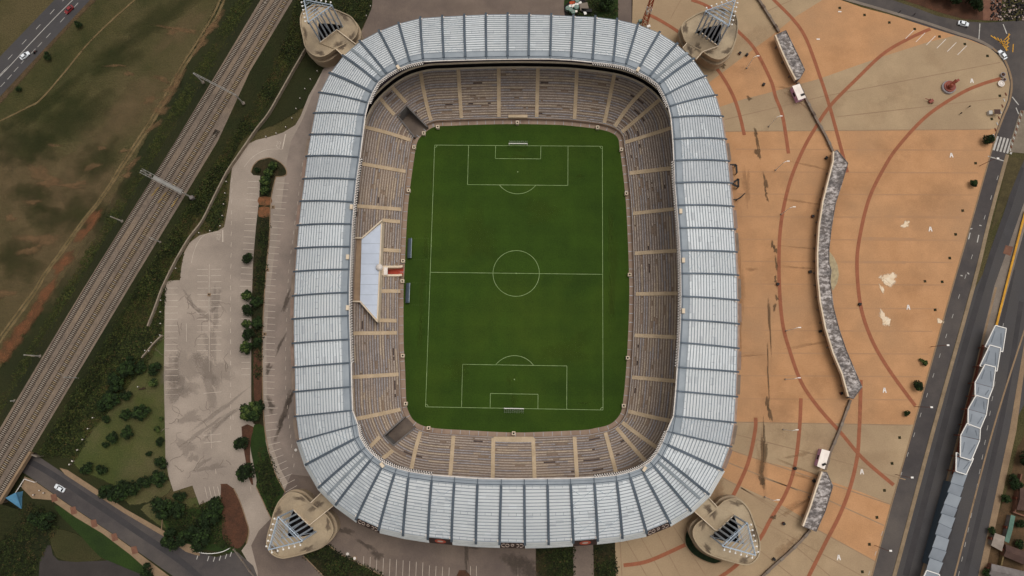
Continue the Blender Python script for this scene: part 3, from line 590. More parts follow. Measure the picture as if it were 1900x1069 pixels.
flat('yard_road', [(84, 1130), (72, 1069), (74, 1040), (88, 1012), (94, 1012), (98, 1030), (108, 1040), (140, 1043), (200, 1040), (228, 1052), (262, 1066), (290, 1130)], .03, mat('yard asphalt', (62, 56, 53), (54, 49, 46), .15, fine=.1))
b = MB()
for i, (px, py) in enumerate([(100, 924), (136, 947.5), (174, 971.5), (212, 997), (249, 1021)]): b.poly([W(px-6, py-6), W(px+4, py-8), W(px+8, py+5), W(px-3, py+8)], z=.132)
struct('tree_pit_pavement', b, 'brick')
b = MB()
for px, py in [(365, 1038), (385, 1041), (396, 1042), (407, 1040), (418, 1037), (427, 1033)]: b.ribbon([W(px+3, py-9), W(px, py)], .3, .12)
struct('crossing_road_marking', b, 'white')
# ================================================================ RAILWAY
RZ = 4.5
Lp = [(570, -140), (520, -60), (482, 2), (403, 134), (321, 270), (238, 402), (155, 535), (78, 663), (-4, 801)]
Rp = [(625, -140), (580, -60), (543, 0), (464, 132), (404, 262), (322, 398), (240, 533), (160, 667), (58, 838)]
L2 = [(-64, 898), (-180, 1085)]; R2 = [(-2, 935), (-118, 1122)]
b = MB()
for Ls, Rs in ((Lp, Rp), (L2, R2)):
    l = [np.array(W(*p, RZ)) for p in Ls]; r = [np.array(W(*p, RZ)) for p in Rs]
    ring = []
    for i in range(len(l)):
        j = min(i, len(l)-2); d = r[j+1]-r[j]; d /= np.linalg.norm(d); n = np.array([-d[1], d[0], 0])
        if np.dot(n, r[i]-l[i]) < 0: n = -n
        ring.append((l[i]-n*7-np.array([0, 0, RZ]), l[i], r[i], r[i]+n*6.5-np.array([0, 0, RZ])))
    for p, q in zip(ring[:-1], ring[1:]):
        for k in range(3): b.add([p[k], q[k], q[k+1], p[k+1]], [(0, 1, 2, 3)], 0 if k == 1 else 1)
    for e in (ring[0], ring[-1]): b.add(e, [(0, 1, 2, 3)], 1)
tag(b.build('railway_embankment_ground', ['ballast', 'scrub']), kind='structure')
TR = [[(560, -107), (495, 0), (480, 24), (328, 268), (165, 532), (8, 800), (-60, 915), (-180, 1120)],
      [(582, -110), (515, 0), (480, 54), (351, 268), (187.5, 532), (28, 799), (0, 847), (-150, 1100)],
      [(597, -107), (531, 0), (480, 86), (370, 268), (207.5, 532), (48, 799), (0, 878), (-140, 1115)],
      [(398, 252), (389, 266), (229, 533), (70, 799), (0, 915), (-125, 1122)]]
slp = MB(); slpy = MB(); rail = MB(); bed = MB()
for ti, px in enumerate(TR):
    P = [np.array(p) for p in line(px, RZ, 14)]
    bed.ribbon(P, 2.3, RZ+.03)
    for s in (-1, 1):
        for p, q in zip(P[:-1], P[1:]):
            d = q-p; n = np.array([-d[1], d[0], 0])/np.linalg.norm(d)*.72*s; rail.beam(p+n+[0, 0, .28], q+n+[0, 0, .28], .12, .16)
    acc = 0
    for p, q in zip(P[:-1], P[1:]):
        L_ = np.linalg.norm(q-p)
        while acc < L_:
            c = p+(q-p)*acc/L_; a = math.atan2(q[1]-p[1], q[0]-p[0]); acc += .72
            if abs(c[0]) > 330: continue
            (slpy if (ti == 2 and (int(acc*7+c[0]) % 3)) else slp).box((c[0], c[1], RZ+.12), (.30, 2.0, .16), a)
        acc -= L_
struct('rail_track_bed_road', bed, 'bed').name = 'trackbed_ground'
tag(slp.build('sleeper_ground', 'sleeper'), kind='structure'); tag(slpy.build('sleeper_ground', 'sleeper_y'), kind='structure'); tag(rail.build('rail_line', 'rail'), kind='structure')
b = MB()
for px, py in [(291, 352), (285, 360), (305, 362), (297, 373), (327, 372), (322, 380)]:
    p = W(px, py, RZ); b.box((p[0], p[1], RZ+.16), (2.4, .5, .12), math.radians(52))
tag(b.build('crossing_marker_ground', mat('faded marker', (150, 122, 70), (120, 100, 66), .6)), kind='structure')

def mast(name, px, py, h, label, group=None, arm=None, z0=3.6):
    p = W(px, py, z0); t = thing(name, label, 'mast', p, group)
    b = MB(); b.box((p[0], p[1], z0+h/2), (.32, .28, h), .5); b.build('pole', 'mastgrey', t)
    b = MB(); b.box((p[0], p[1], z0+.15), (1.0, 1.0, .5), .5); b.build('footing', 'slab', t)
    if arm:
        q = W(arm[0], arm[1], z0+h-1); d = (np.array(q)-np.array(p)); d[2] = 0; d = d/np.linalg.norm(d)
        b = MB(); b.beam((p[0], p[1], z0+h-.6), (p[0]+d[0]*3.4, p[1]+d[1]*3.4, z0+h-1.2), .12, .12); b.beam((p[0], p[1], z0+h-2.2), (p[0]+d[0]*3.2, p[1]+d[1]*3.2, z0+h-1.3), .1, .1); b.build('cantilever_arm', 'fencec', t)
    return t
G = 'overhead line masts beside the railway'
mast('line_mast', 227, 411, 8, 'pale overhead line mast on the field side of the tracks just below the signal gantry', G, (260, 420))
mast('line_mast', 297, 449, 7.5, 'pale overhead line mast on the scrub side of the tracks just below the signal gantry', G, (260, 430))
mast('line_mast', 75, 661, 9, 'pale overhead line mast at the grassy field edge of the tracks, nearest the road bridge', G, (110, 670))
mast('line_mast', 144, 701, 8, 'pale overhead line mast on the lawn side of the tracks opposite the shrubs', G, (110, 690))
mast('signal_mast', 28, 744, 2.4, 'short pale signal post at the ballast edge above the road bridge', None)
for (a, c, h, wd, nm, lab) in [((377, 153), (452, 192), 8.3, .5, 'line_portal', 'slim overhead line portal of two pale masts spanning the upper tracks'), ((278, 326), (354, 366), 6.6, 1.7, 'signal_gantry', 'broad pale steel signal gantry with walkway spanning all four tracks')]:
    p, q = np.array(W(*a, 3.8)), np.array(W(*c, 3.8)); t = thing(nm, lab, 'gantry', tuple((p+q)/2))
    for r in (p, q):
        b = MB(); b.box((r[0], r[1], 3.8+h/2), (.4, .34, h), .5); b.build('mast', 'mastgrey', t)
        b = MB(); b.box((r[0], r[1], 3.9), (1.1, 1.1, .6), .5); b.build('footing', 'slab', t)
    b = MB(); d = (q-p)/np.linalg.norm(q-p); n = np.array([-d[1], d[0], 0]); Z = np.array([0, 0, 3.8+h])
    for s in (-1, 1): b.beam(p+Z-[0, 0, 3.8]+n*s*wd/2, q+Z-[0, 0, 3.8]+n*s*wd/2, .16, .3)
    k = 14
    for i in range(k):
        u, v = p+(q-p)*i/k, p+(q-p)*(i+1)/k; s = wd/2*(1 if i % 2 else -1); b.beam(u+Z-[0, 0, 3.8]+n*s, v+Z-[0, 0, 3.8]-n*s, .1, .12)
    b.build('truss_beam', mat('gantry steel', (142, 138, 132), (124, 120, 114), .4), t)
    if wd > 1:
        b = MB(); b.beam(p+(q-p)*.3+Z-[0, 0, 3.7], p+(q-p)*.98+Z-[0, 0, 3.7], 1.2, .08); b.build('walkway', mat('gantry steel', (142, 138, 132), (124, 120, 114), .4), t)
        b = MB(); u = p+(q-p)*1.05; b.box((u[0], u[1], 4.4), (1.5, 1.2, 1.6), .5); b.build('signal_box', 'tin', t)
_edge = [[np.array(W(*p, RZ)[:2]) for p in e] for e in (Lp, Rp, L2, R2)]
def ground_z(x, y):
    best = 99; P_ = np.array((x, y))
    for e in _edge:
        for a, c in zip(e[:-1], e[1:]):
            d = c-a; t = max(0, min(1, float(np.dot(P_-a, d)/np.dot(d, d)))); best = min(best, float(np.linalg.norm(P_-a-d*t)))
    return max(0., RZ*(1-best/6.6))
# road bridge
r1, r2, l2, l1 = [np.array(W(*p, RZ)) for p in ((58, 838), (-2, 935), (-64, 898), (-4, 801))]
t = thing('railway_bridge', 'concrete railway bridge carrying the tracks over the dark underpass road', 'bridge', (r1[0], r1[1], 0))
b = MB(); b.prism([r1, r2, l2, l1], 3.6, 4.49); b.build('deck', 'ballast', t)
b = MB(); b.wallstrip([r1, r2], .9, 3.3, 5.3); b.build('parapet', 'tan', t)
b = MB(); b.wallstrip([r1, l1], .8, 0, 3.6); b.wallstrip([r2, l2], .8, 0, 3.6); b.build('abutment', 'wallgrey', t)
b = MB(); b.wallstrip(WL([(58, 842), (72, 847)], 3), .5, 0, 4.2); b.build('wing_wall', 'slab', t)
a_, c_ = W(10, 924, 4.3), W(29, 914, 4.0)
b = MB(); e_ = W(40, 945, .2); f_ = W(37, 922, 1.2); b.add([a_, c_, f_, e_, (a_[0], a_[1], 0), (c_[0], c_[1], 0), (f_[0], f_[1], 0), (e_[0], e_[1], 0)], [(3, 2, 1, 0), (0, 1, 5, 4), (1, 2, 6, 5), (2, 3, 7, 6), (3, 0, 4, 7)]); o = b.build('wing_wall', 'blue', t); o['label'] = 'light blue painted wing wall'
b = MB(); hr = WL([(27, 917), (45, 889), (64, 895)], 1.1)
for p, q in zip(hr[:-1], hr[1:]): b.tube(p, q, .16)
for p in hr+[tuple((np.array(hr[0])+np.array(hr[1]))/2)]: b.tube((p[0], p[1], 0), p, .12)
b.build('handrail', 'edge', t)

# ================================================================ THE STADIUM
Gpx = [(806, 236), (840, 233.5), (893, 231.5), (950, 230.5), (1000, 231), (1051, 233), (1111, 240), (1137, 248), (1147, 258), (1149, 270), (1154.6, 310.5), (1161, 373.6), (1164.7, 442), (1167, 510), (1167.5, 545), (1166, 606), (1162, 681.6), (1156, 744.7), (1150, 769), (1132, 787), (1101.6, 795), (1080, 798), (1000, 801.6), (962, 802.5), (924, 801.6), (860, 798), (815, 795.4), (785, 790), (767, 779), (758, 763), (754, 744.7), (751.6, 681.6), (749, 631), (749, 530), (750.4, 505), (755.4, 406.5), (760.5, 353), (767, 305), (774, 265), (786, 249)]
raw = np.array(cr(WL(Gpx), 24, True))[:, :2]
seg = np.linalg.norm(np.roll(raw, -1, 0)-raw, axis=1); cum = np.concatenate([[0], np.cumsum(seg)]); NU = 1000
uu = np.linspace(0, cum[-1], NU, endpoint=False)
ext = np.vstack([raw, raw[:1]])
GC = np.stack([np.interp(uu, cum, ext[:, k]) for k in (0, 1)], 1)
tg = np.roll(GC, -4, 0)-np.roll(GC, 4, 0)
for _ in range(6): tg = (np.roll(tg, 1, 0)+tg+np.roll(tg, -1, 0))/3
tg /= np.linalg.norm(tg, axis=1)[:, None]
GN = np.stack([-tg[:, 1], tg[:, 0]], 1)
if np.sum(GN*(GC-GC.mean(0))) < 0: GN = -GN
def UD(i, d):
    i = i % NU; k = int(i); f = i-k; k2 = (k+1) % NU
    c = GC[k]*(1-f)+GC[k2]*f; n = GN[k]*(1-f)+GN[k2]*f
    return c+n*d
D0, Z0, NR, RD, RH = 2.2, 1.4, 19, .885, .46
D1 = D0+NR*RD
def zrow(d): return Z0+RH*min(max((d-D0)/RD, 0), NR)
DENSE = np.array([[UD(i, d) for d in (0, 3, 6, 9, 12, 15, 18, 21)] for i in range(NU)])
def to_ud(px, py):
    z = 4
    for _ in range(6):
        p = np.array(W(px, py, z)[:2]); dd = np.linalg.norm(DENSE-p, axis=2); i, k = np.unravel_index(dd.argmin(), dd.shape)
        d = float(np.dot(p-GC[i], GN[i])); 
        # refine the index so that the residual along the tangent vanishes
        best = min(range(i-6, i+7), key=lambda j: np.linalg.norm(UD(j, max(np.dot(p-GC[j % NU], GN[j % NU]), 0))-p)); d = float(np.dot(p-GC[best % NU], GN[best % NU])); z = zrow(d)
    return best, d
ring_ud = {}
ctr = W(957, 507)
ST = thing('stadium', 'oval football stadium with pale ribbed roof ring around faded grey stands', 'stadium', (ctr[0], ctr[1], 0))
struct_p = MB(); struct_p.poly([tuple(p)+(0,) for p in GC], z=.06); struct('pitch_grass_field', struct_p, 'grass')

STAIRS = [((801, 227), (782, 138)), ((856.5, 223.6), (851, 133)), ((926, 220), (925, 125)), ((995.5, 217), (998, 129)), ((1065, 225), (1071, 134)), ((1123, 222), (1141, 140)), ((1139.5, 237.5), (1196, 164)), ((1149.6, 247.6), (1221.6, 185.7)), ((1160, 265), (1240.5, 241)), ((1167, 323), (1250.6, 311.7)), ((1170, 397.6), (1257, 387.5)), ((1176, 471), (1259.5, 466)), ((1178.6, 546.4), (1260.7, 545)), ((1172, 623), (1258, 625.5)), ((1168.5, 700.5), (1254, 708)), ((1163.5, 763.7), (1248, 781)), ((1153, 783), (1221.6, 834)), ((1143, 794), (1198, 858)), ((1124, 803), (1143, 875)), ((1065, 809), (1070, 882)), ((990, 814), (991.7, 886)), ((916, 814), (914, 886)), ((842.5, 805), (835, 881)), ((782, 799), (764, 873.5)), ((748, 758.6), (660.7, 776)), ((741.5, 695.5), (654, 700.5)), ((740, 617), (652, 618)), ((746.6, 390), (662, 382.5)), ((755.4, 319), (672, 304)), ((767, 263), (678, 236)),
 ((754, 192), (727.6, 161.7)), ((733, 213.5), (703.6, 182)), ((730, 835.6), (711, 853)), ((706, 811.6), (687, 830.6)),
 ((736.5, 595), (703.6, 595)), ((743, 541), (705, 540)), ((744, 466), (707, 464.6)), ((743, 411.5), (710, 410))]
sd = []
for k, (f, bk) in enumerate(STAIRS):
    i0, d0 = to_ud(*f); i1, d1 = to_ud(*bk)
    while i1-i0 > NU/2: i1 -= NU
    while i0-i1 > NU/2: i1 += NU
    if k < 30:
        sl_ = (i1-i0)/max(d1-d0, 5); i0 -= sl_*(d0-D0); d0 = D0; i1 = i0+sl_*(D1-D0); d1 = D1
    sd.append((i0, d0, i1, min(d1, D1)))
# openings: two corner tunnels and the players' tunnel
def op_poly(px): return [tuple(W(x, y, z)[:2]) for x, y, z in px]
OPEN = [op_poly([(754, 195, 7.2), (794, 237, 1.4), (770, 256, 1.4), (737, 213.5, 7.2)]), op_poly([(752, 773, 1.4), (771, 793, 1.4), (730, 827, 7.2), (711, 809, 7.2)]), op_poly([(711, 495, 5), (748, 495, 1.2), (747, 511, 1.2), (711, 511, 5)])]
OBB = [(min(p[0] for p in o), max(p[0] for p in o), min(p[1] for p in o), max(p[1] for p in o)) for o in OPEN]
def opened(p):
    return any(bb[0] <= p[0] <= bb[1] and bb[2] <= p[1] <= bb[3] and inside(p, o) for o, bb in zip(OPEN, OBB))
full = sorted(sd[:30], key=lambda s: s[0] % NU)
def block_of(i, d):
    s = (d-D0)/(D1-D0); n = 0
    for k, (i0, _, i1, _) in enumerate(full):
        x = (i0 % NU)+(i1-i0)*s
        if x <= i: n = k+1
    return n % len(full)
blocks = [(MB(), MB()) for _ in full]
rng = random.Random(3)
grid = np.array([[UD(i, D0+RD*r/2) for r in range(2*NR+1)] for i in range(NU)])
missing = {}; tone = {}
for i in range(NU):
    j = (i+1) % NU
    for r in range(NR):
        a0, a1, a2 = grid[i, 2*r], grid[i, 2*r+1], grid[i, 2*r+2]; c0, c1, c2 = grid[j, 2*r], grid[j, 2*r+1], grid[j, 2*r+2]
        if opened((a1+c1)/2): continue
        d = D0+RD*(r+.5); z = Z0+RH*r; tb, sb = blocks[block_of(i, d)]
        missing.setdefault(r, 0); zt = z+RH; q_ = lambda A, B, t: A*(1-t)+B*t
        gone = missing[r] > 0
        if gone: missing[r] -= 1
        if r not in tone or tone[r][1] <= 0: tone[r] = [rng.choice((1, 1, 1, 3, 3, 4)), rng.randint(4, 45)]
        tone[r][1] -= 1
        if gone: pass
        elif rng.random() < (.006 if r > 8 else .013): missing[r] = rng.randint(2, 12)
        s0, s1, e0, e1 = q_(a0, a2, .42), q_(a0, a2, .9), q_(c0, c2, .42), q_(c0, c2, .9)
        if gone and r % 4 == 1:
            tb.add([(*a0, z), (*c0, z), (*a0, zt), (*c0, zt), (*s0, zt), (*e0, zt), (*a2, zt), (*c2, zt)], [(0, 1, 3, 2), (2, 3, 5, 4), (4, 5, 7, 6)]); tb.m[-1] = 2
        elif gone: tb.add([(*a0, z), (*c0, z), (*a0, zt), (*c0, zt), (*a2, zt), (*c2, zt)], [(0, 1, 3, 2), (2, 3, 5, 4)])
        else: tb.add([(*a0, z), (*c0, z), (*a0, zt), (*c0, zt), (*s0, zt), (*e0, zt), (*s0, zt+.38), (*e0, zt+.38), (*s1, zt+.34), (*e1, zt+.34), (*s1, zt+.6), (*e1, zt+.6), (*a2, zt), (*c2, zt)], [(0, 1, 3, 2), (2, 3, 5, 4), (4, 5, 7, 6), (6, 7, 9, 8), (8, 9, 11, 10), (10, 11, 13, 12)]); tb.m[-4:] = [tone[r][0]]*4
for tb, sb in blocks:
    tb.build('seating_block', ['tread', 'seat', 'seatgone', 'seat_grey', 'seat_tan'], ST, weld=True)
for k, (i0, d0, i1, d1) in enumerate(sd):
    b = MB(); n = max(4, int((d1-d0)/(RD/2))); w2 = .72 if k != 9 else .8
    for s in range(n):
        da, db = d0+(d1-d0)*s/n, d0+(d1-d0)*(s+1)/n; ia, ib = i0+(i1-i0)*s/n, i0+(i1-i0)*(s+1)/n
        a, c = UD(ia, da), UD(ib, db); t_ = c-a; t_ /= np.linalg.norm(t_); nn = np.array([-t_[1], t_[0]])*w2
        z = Z0+RH*((db-D0)/RD)+.62; zp = z-RH/2
        b.add([(*(a-nn), zp), (*(a+nn), zp), (*(a+nn), z), (*(a-nn), z), (*(c+nn), z), (*(c-nn), z), (*(a-nn), zp-.7), (*(c-nn), zp-.7), (*(a+nn), zp-.7), (*(c+nn), zp-.7)], [(0, 1, 2, 3), (3, 2, 4, 5), (6, 0, 3, 5, 7), (8, 9, 4, 2, 1)])
    b.build('stairway', 'stair', ST)
# end-stand landings at the foot of the middle blocks
for pts, z in (([(916, 810.5), (990, 810.5), (992, 821), (914, 821)], 2.6), ([(943, 213), (979, 213), (979, 218), (943, 218)], 2.6)):
    b = MB(); q = WL(pts, z); b.prism(q, 1.2, z); b.build('landing', 'stair', ST)
def ringstrip(b, da, za, db, zb, mi=0, skip=None):
    idx = range(0, NU, 2); P = [np.array([*UD(i, da), za]) for i in idx]; Q = [np.array([*UD(i, db), zb]) for i in idx]; n = len(P)
    for i in range(n):
        j = (i+1) % n
        if skip and opened((P[i][:2]+P[j][:2])/2): continue
        b.add([P[i], P[j], Q[j], Q[i]], [(0, 1, 2, 3)], mi)
b = MB(); ringstrip(b, 0, .10, 1.75, .10); ringstrip(b, 0, 0, 0, .10); b.build('perimeter_path', 'wall', ST)
b = MB(); ringstrip(b, 1.75, .1, 1.75, 1.5, 0, True); ringstrip(b, 1.75, 1.5, D0, 1.5, 0, True); b.build('front_wall', 'wall', ST)
b = MB(); bj = MB()
for i in range(0, NU, 9):
    a, c = UD(i, .1), UD(i, 1.7); bj.beam((*a, .14), (*c, .14), .12, .08)  # separate steel crossbars laid over the perimeter path
    if i % 27 == 0: b.tube((*UD(i, 1.72), 1.5), (*UD(i, 1.72), 2.5), .05, 5)
for i in range(0, NU, 3):
    if not opened(UD(i, 2.4)) and not opened(UD(i+3, 2.4)): b.tube((*UD(i, 1.9), 2.4), (*UD(i+3, 1.9), 2.4), .06, 4)
b.build('front_railing', 'steel', ST); bj.build('path_crossbar', 'steel', ST)
b = MB(); ringstrip(b, D1, 9.5, D1, 11.0); ringstrip(b, D1, 11.0, D1+.6, 11.0); ringstrip(b, D1+.6, 11.0, D1+.6, 9.4); b.build('rear_parapet', 'parapet', ST)
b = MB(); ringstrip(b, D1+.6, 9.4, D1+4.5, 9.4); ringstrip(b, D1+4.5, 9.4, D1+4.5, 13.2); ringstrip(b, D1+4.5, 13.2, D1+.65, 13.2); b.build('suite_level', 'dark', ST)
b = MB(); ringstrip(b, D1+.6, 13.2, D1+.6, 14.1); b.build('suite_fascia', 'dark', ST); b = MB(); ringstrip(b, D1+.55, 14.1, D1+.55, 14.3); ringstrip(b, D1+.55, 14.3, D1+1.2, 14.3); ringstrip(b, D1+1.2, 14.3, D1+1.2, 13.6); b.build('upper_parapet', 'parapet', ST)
b = MB()
for r in range(8):
    d = D1+1.2+r*1.0; ringstrip(b, d, 13.6+r*.55, d, 14.15+r*.55); ringstrip(b, d, 14.15+r*.55, d+1.0, 14.15+r*.55)
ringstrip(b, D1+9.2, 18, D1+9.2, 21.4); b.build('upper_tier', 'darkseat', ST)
# corner tunnels and the players' tunnel
for k, o in enumerate(OPEN):
    b = MB(); b.poly([(p[0], p[1], 0) for p in o], z=.12); b.build('tunnel_floor', 'red' if k == 2 else mat('tunnel ramp', (112, 98, 86), (92, 80, 72), .15), ST)
    b = MB(); n = len(o); front = {0: 1, 1: 0, 2: 1}[k]
    for e in range(n):
        p, q = np.array(o[e]), np.array(o[(e+1) % n]); ns = 12
        if e == front: continue
        for s in range(ns):
            a, c = p+(q-p)*s/ns, p+(q-p)*(s+1)/ns; zz = []
            for v in (a, c):
                i = int(np.linalg.norm(GC-v, axis=1).argmin()); dd = float(np.dot(v-GC[i], GN[i])); zz.append(max(zrow(dd)+1.0, 1.6))
            d_ = (c-a)/np.linalg.norm(c-a); nn = np.array([-d_[1], d_[0]])*(.25 if k < 2 else .4)
            for sg in (1, -1): b.add([(*(a+nn*sg), .1), (*(c+nn*sg), .1), (*(c+nn*sg), zz[1]), (*(a+nn*sg), zz[0])], [(0, 1, 2, 3)])
            b.add([(*(a-nn), zz[0]), (*(c-nn), zz[1]), (*(c+nn), zz[1]), (*(a+nn), zz[0])], [(0, 1, 2, 3)])
    b.build('tunnel_wall', mat('tunnel wall', (112, 106, 102), (96, 90, 86), .3) if k < 2 else 'parapet', ST)
b = MB(); q = WL([(712, 496), (719, 496), (719, 510), (712, 510)], 5.4); b.prism(q, 4.9, 5.4); b.build('tunnel_canopy', 'edge', ST)
# hospitality deck and its canopy on the west stand
b = MB(); b.prism(WL([(640, 441), (672, 441), (671, 559), (638, 558)], 9.6), 8.6, 9.6); b.build('hospitality_deck', mat('deck sand', (158, 132, 106), (138, 114, 92), .3), ST)
can = [W(671, 443, 10.2), W(708, 410, 9.2), W(700.6, 596, 9.2), W(668, 559, 10.2)]
b = MB(); b.add(can+[(p[0], p[1], p[2]-.35) for p in can]+[(p[0], p[1], zrow(0)+2) for p in can[1:3]], [(0, 1, 2, 3)[::-1], (0, 1, 5, 4), (1, 2, 6, 5), (2, 3, 7, 6), (3, 0, 4, 7), (4, 5, 6, 7)]); b.build('hospitality_canopy', 'canopy', ST)
b = MB()
for px in ([(640, 441), (671.5, 441.5), (708.5, 408.5)], [(636, 558.5), (668, 559.5), (700.5, 597)]): b.wallstrip(WL(px, 10.8), .5, 7, 10.8)
b.build('canopy_parapet', 'parapet', ST)
b = MB()
for k in range(7):
    y = 452+k*19; b.beam(np.array(W(671.2-(y-443)*.024, y, 10.2))+[0, 0, .03], np.array(W(707.5-(y-410)*.04, y, 9.2))+[0, 0, .03], .12, .05)
b.build('canopy_seam', 'gutter', ST); b = MB(); fr = [W(708.3, 410, 9.2), W(700.2, 596, 9.2)]; b.wallstrip(fr, .5, 5, 9.35); b.build('canopy_front_wall', 'parapet', ST)

# ---- roof
RIB = [((700, 360-269), (709, 140), 'c'), ((703.6, 58), (738, 124)), ((740, 44), (760.5, 114)), ((780, 34), (785, 109)), ((820.6, 31), (823.6, 107)), ((861.5, 29), (863.6, 106)), ((901.5, 27), (902.5, 105)), ((942, 26.5), (942, 104.5)), ((982, 27), (981, 104)), ((1023, 28), (1021, 104)), ((1064, 30), (1060, 106)), ((1104.6, 31.6), (1099.6, 110)), ((1145, 36.6), (1138, 114)), ((1183.7, 45.5), (1161.7, 119)), ((1223, 61), (1185, 128)), ((1255.7, 82), (1206, 141)), ((1286, 110), (1224, 155)), ((1308.7, 141.5), (1235.5, 176)), ((1327.7, 177), (1244, 197)), ((1339, 216), (1249, 218)), ((1345, 258), (1252.5, 258)), ((1350.4, 299), (1254.4, 298)), ((1354.5, 340), (1256, 339.5)), ((1358.5, 383), (1259.5, 381)), ((1362, 425.4), (1263, 423)), ((1364.5, 467.6), (1265.5, 465)), ((1367, 510.5), (1267, 507.5)), ((1368, 557), (1267.5, 550)), ((1368.5, 601), (1266.5, 593)), ((1368, 646), (1264.5, 636)), ((1367, 690), (1261, 681.6)), ((1365, 736), (1258, 726)), ((1362, 784), (1254, 772)), ((1354, 828), (1249, 803)), ((1338, 871), (1240, 826)), ((1312.5, 915), (1229, 848)), ((1279.7, 945.5), (1214, 866)), ((1242, 968), (1194.5, 879)), ((1199, 986), (1170, 888)), ((1154.6, 995), (1144.5, 894)), ((1109, 1000), (1103, 898)), ((1063.7, 1003.6), (1059, 900)), ((1018, 1006.5), (1016, 900.5)), ((974, 1007.4), (973, 901)), ((927, 1006.5), (930, 901)), ((883, 1005), (886, 900)), ((838, 1001), (843, 897)), ((794, 997), (801, 893.5)), ((748, 990), (758, 887)), ((703.6, 979.6), (732, 880)), ((662, 961), (707, 870)), ((625, 934), (686.7, 855)), ((593.7, 902.6), (669.5, 837)), ((570, 861), (657, 815)), ((555.5, 818), (652.5, 791)), ((549.5, 772.5), (650, 762)), ((548, 727), (648.5, 718)), ((547, 681.6), (647.5, 673.5)), ((545.5, 637), (646, 630)), ((545, 592), (644.5, 586)), ((546, 549), (644.5, 543)), ((548, 504), (646, 500)), ((551, 461), (648, 458)), ((554.6, 418), (650, 416)), ((559.6, 373.6), (653.5, 375)), ((565, 332), (658, 333)), ((570.5, 290), (664, 292)), ((577, 250), (669, 253)), ((584.5, 210), (674, 213.5)), ((594, 172), (680, 190)), ((613, 136), (688, 170.5)), ((637, 104), (699, 151)), ((668, 77), (717, 136))]
RIB = [r[:2] for r in RIB if len(r) == 2]
ZO, ZI = 22.0, 26.0
RO = [np.array(W(*r[0], ZO)) for r in RIB]; RI = [np.array(W(*r[1], ZI)) for r in RIB]; NB = len(RIB)
signs = {}
NP = 17
def along(a, b, t):  # a slightly arched roof line, outer to inner
    p = a+(b-a)*t; p = p.copy(); p[2] += 1.1*math.sin(math.pi*t)*.9; return p
ziz = lambda y, x: (285 < y < 680) or (y <= 285 and (x < 822 or x > 1100) and y > 108 and not (y > 195 and y < 290)) or (y > 680 and (x < 805 or x > 1103) and y > 790)
INED = []
for k in range(NB):
    n = (RI[k]-RO[k]); n[2] = 0; n /= np.linalg.norm(n); top = RIB[k][1][1] < 200 and 740 < RIB[k][1][0] < 1190
    low = RIB[k][1][1] > 786; INED.append(RI[k]+n*(1.1 if top else (2.1 if low else .7))+np.array([0, 0, -.1]))
dk_ = MB(); bars = MB(); deckb = MB(); line_b = MB()
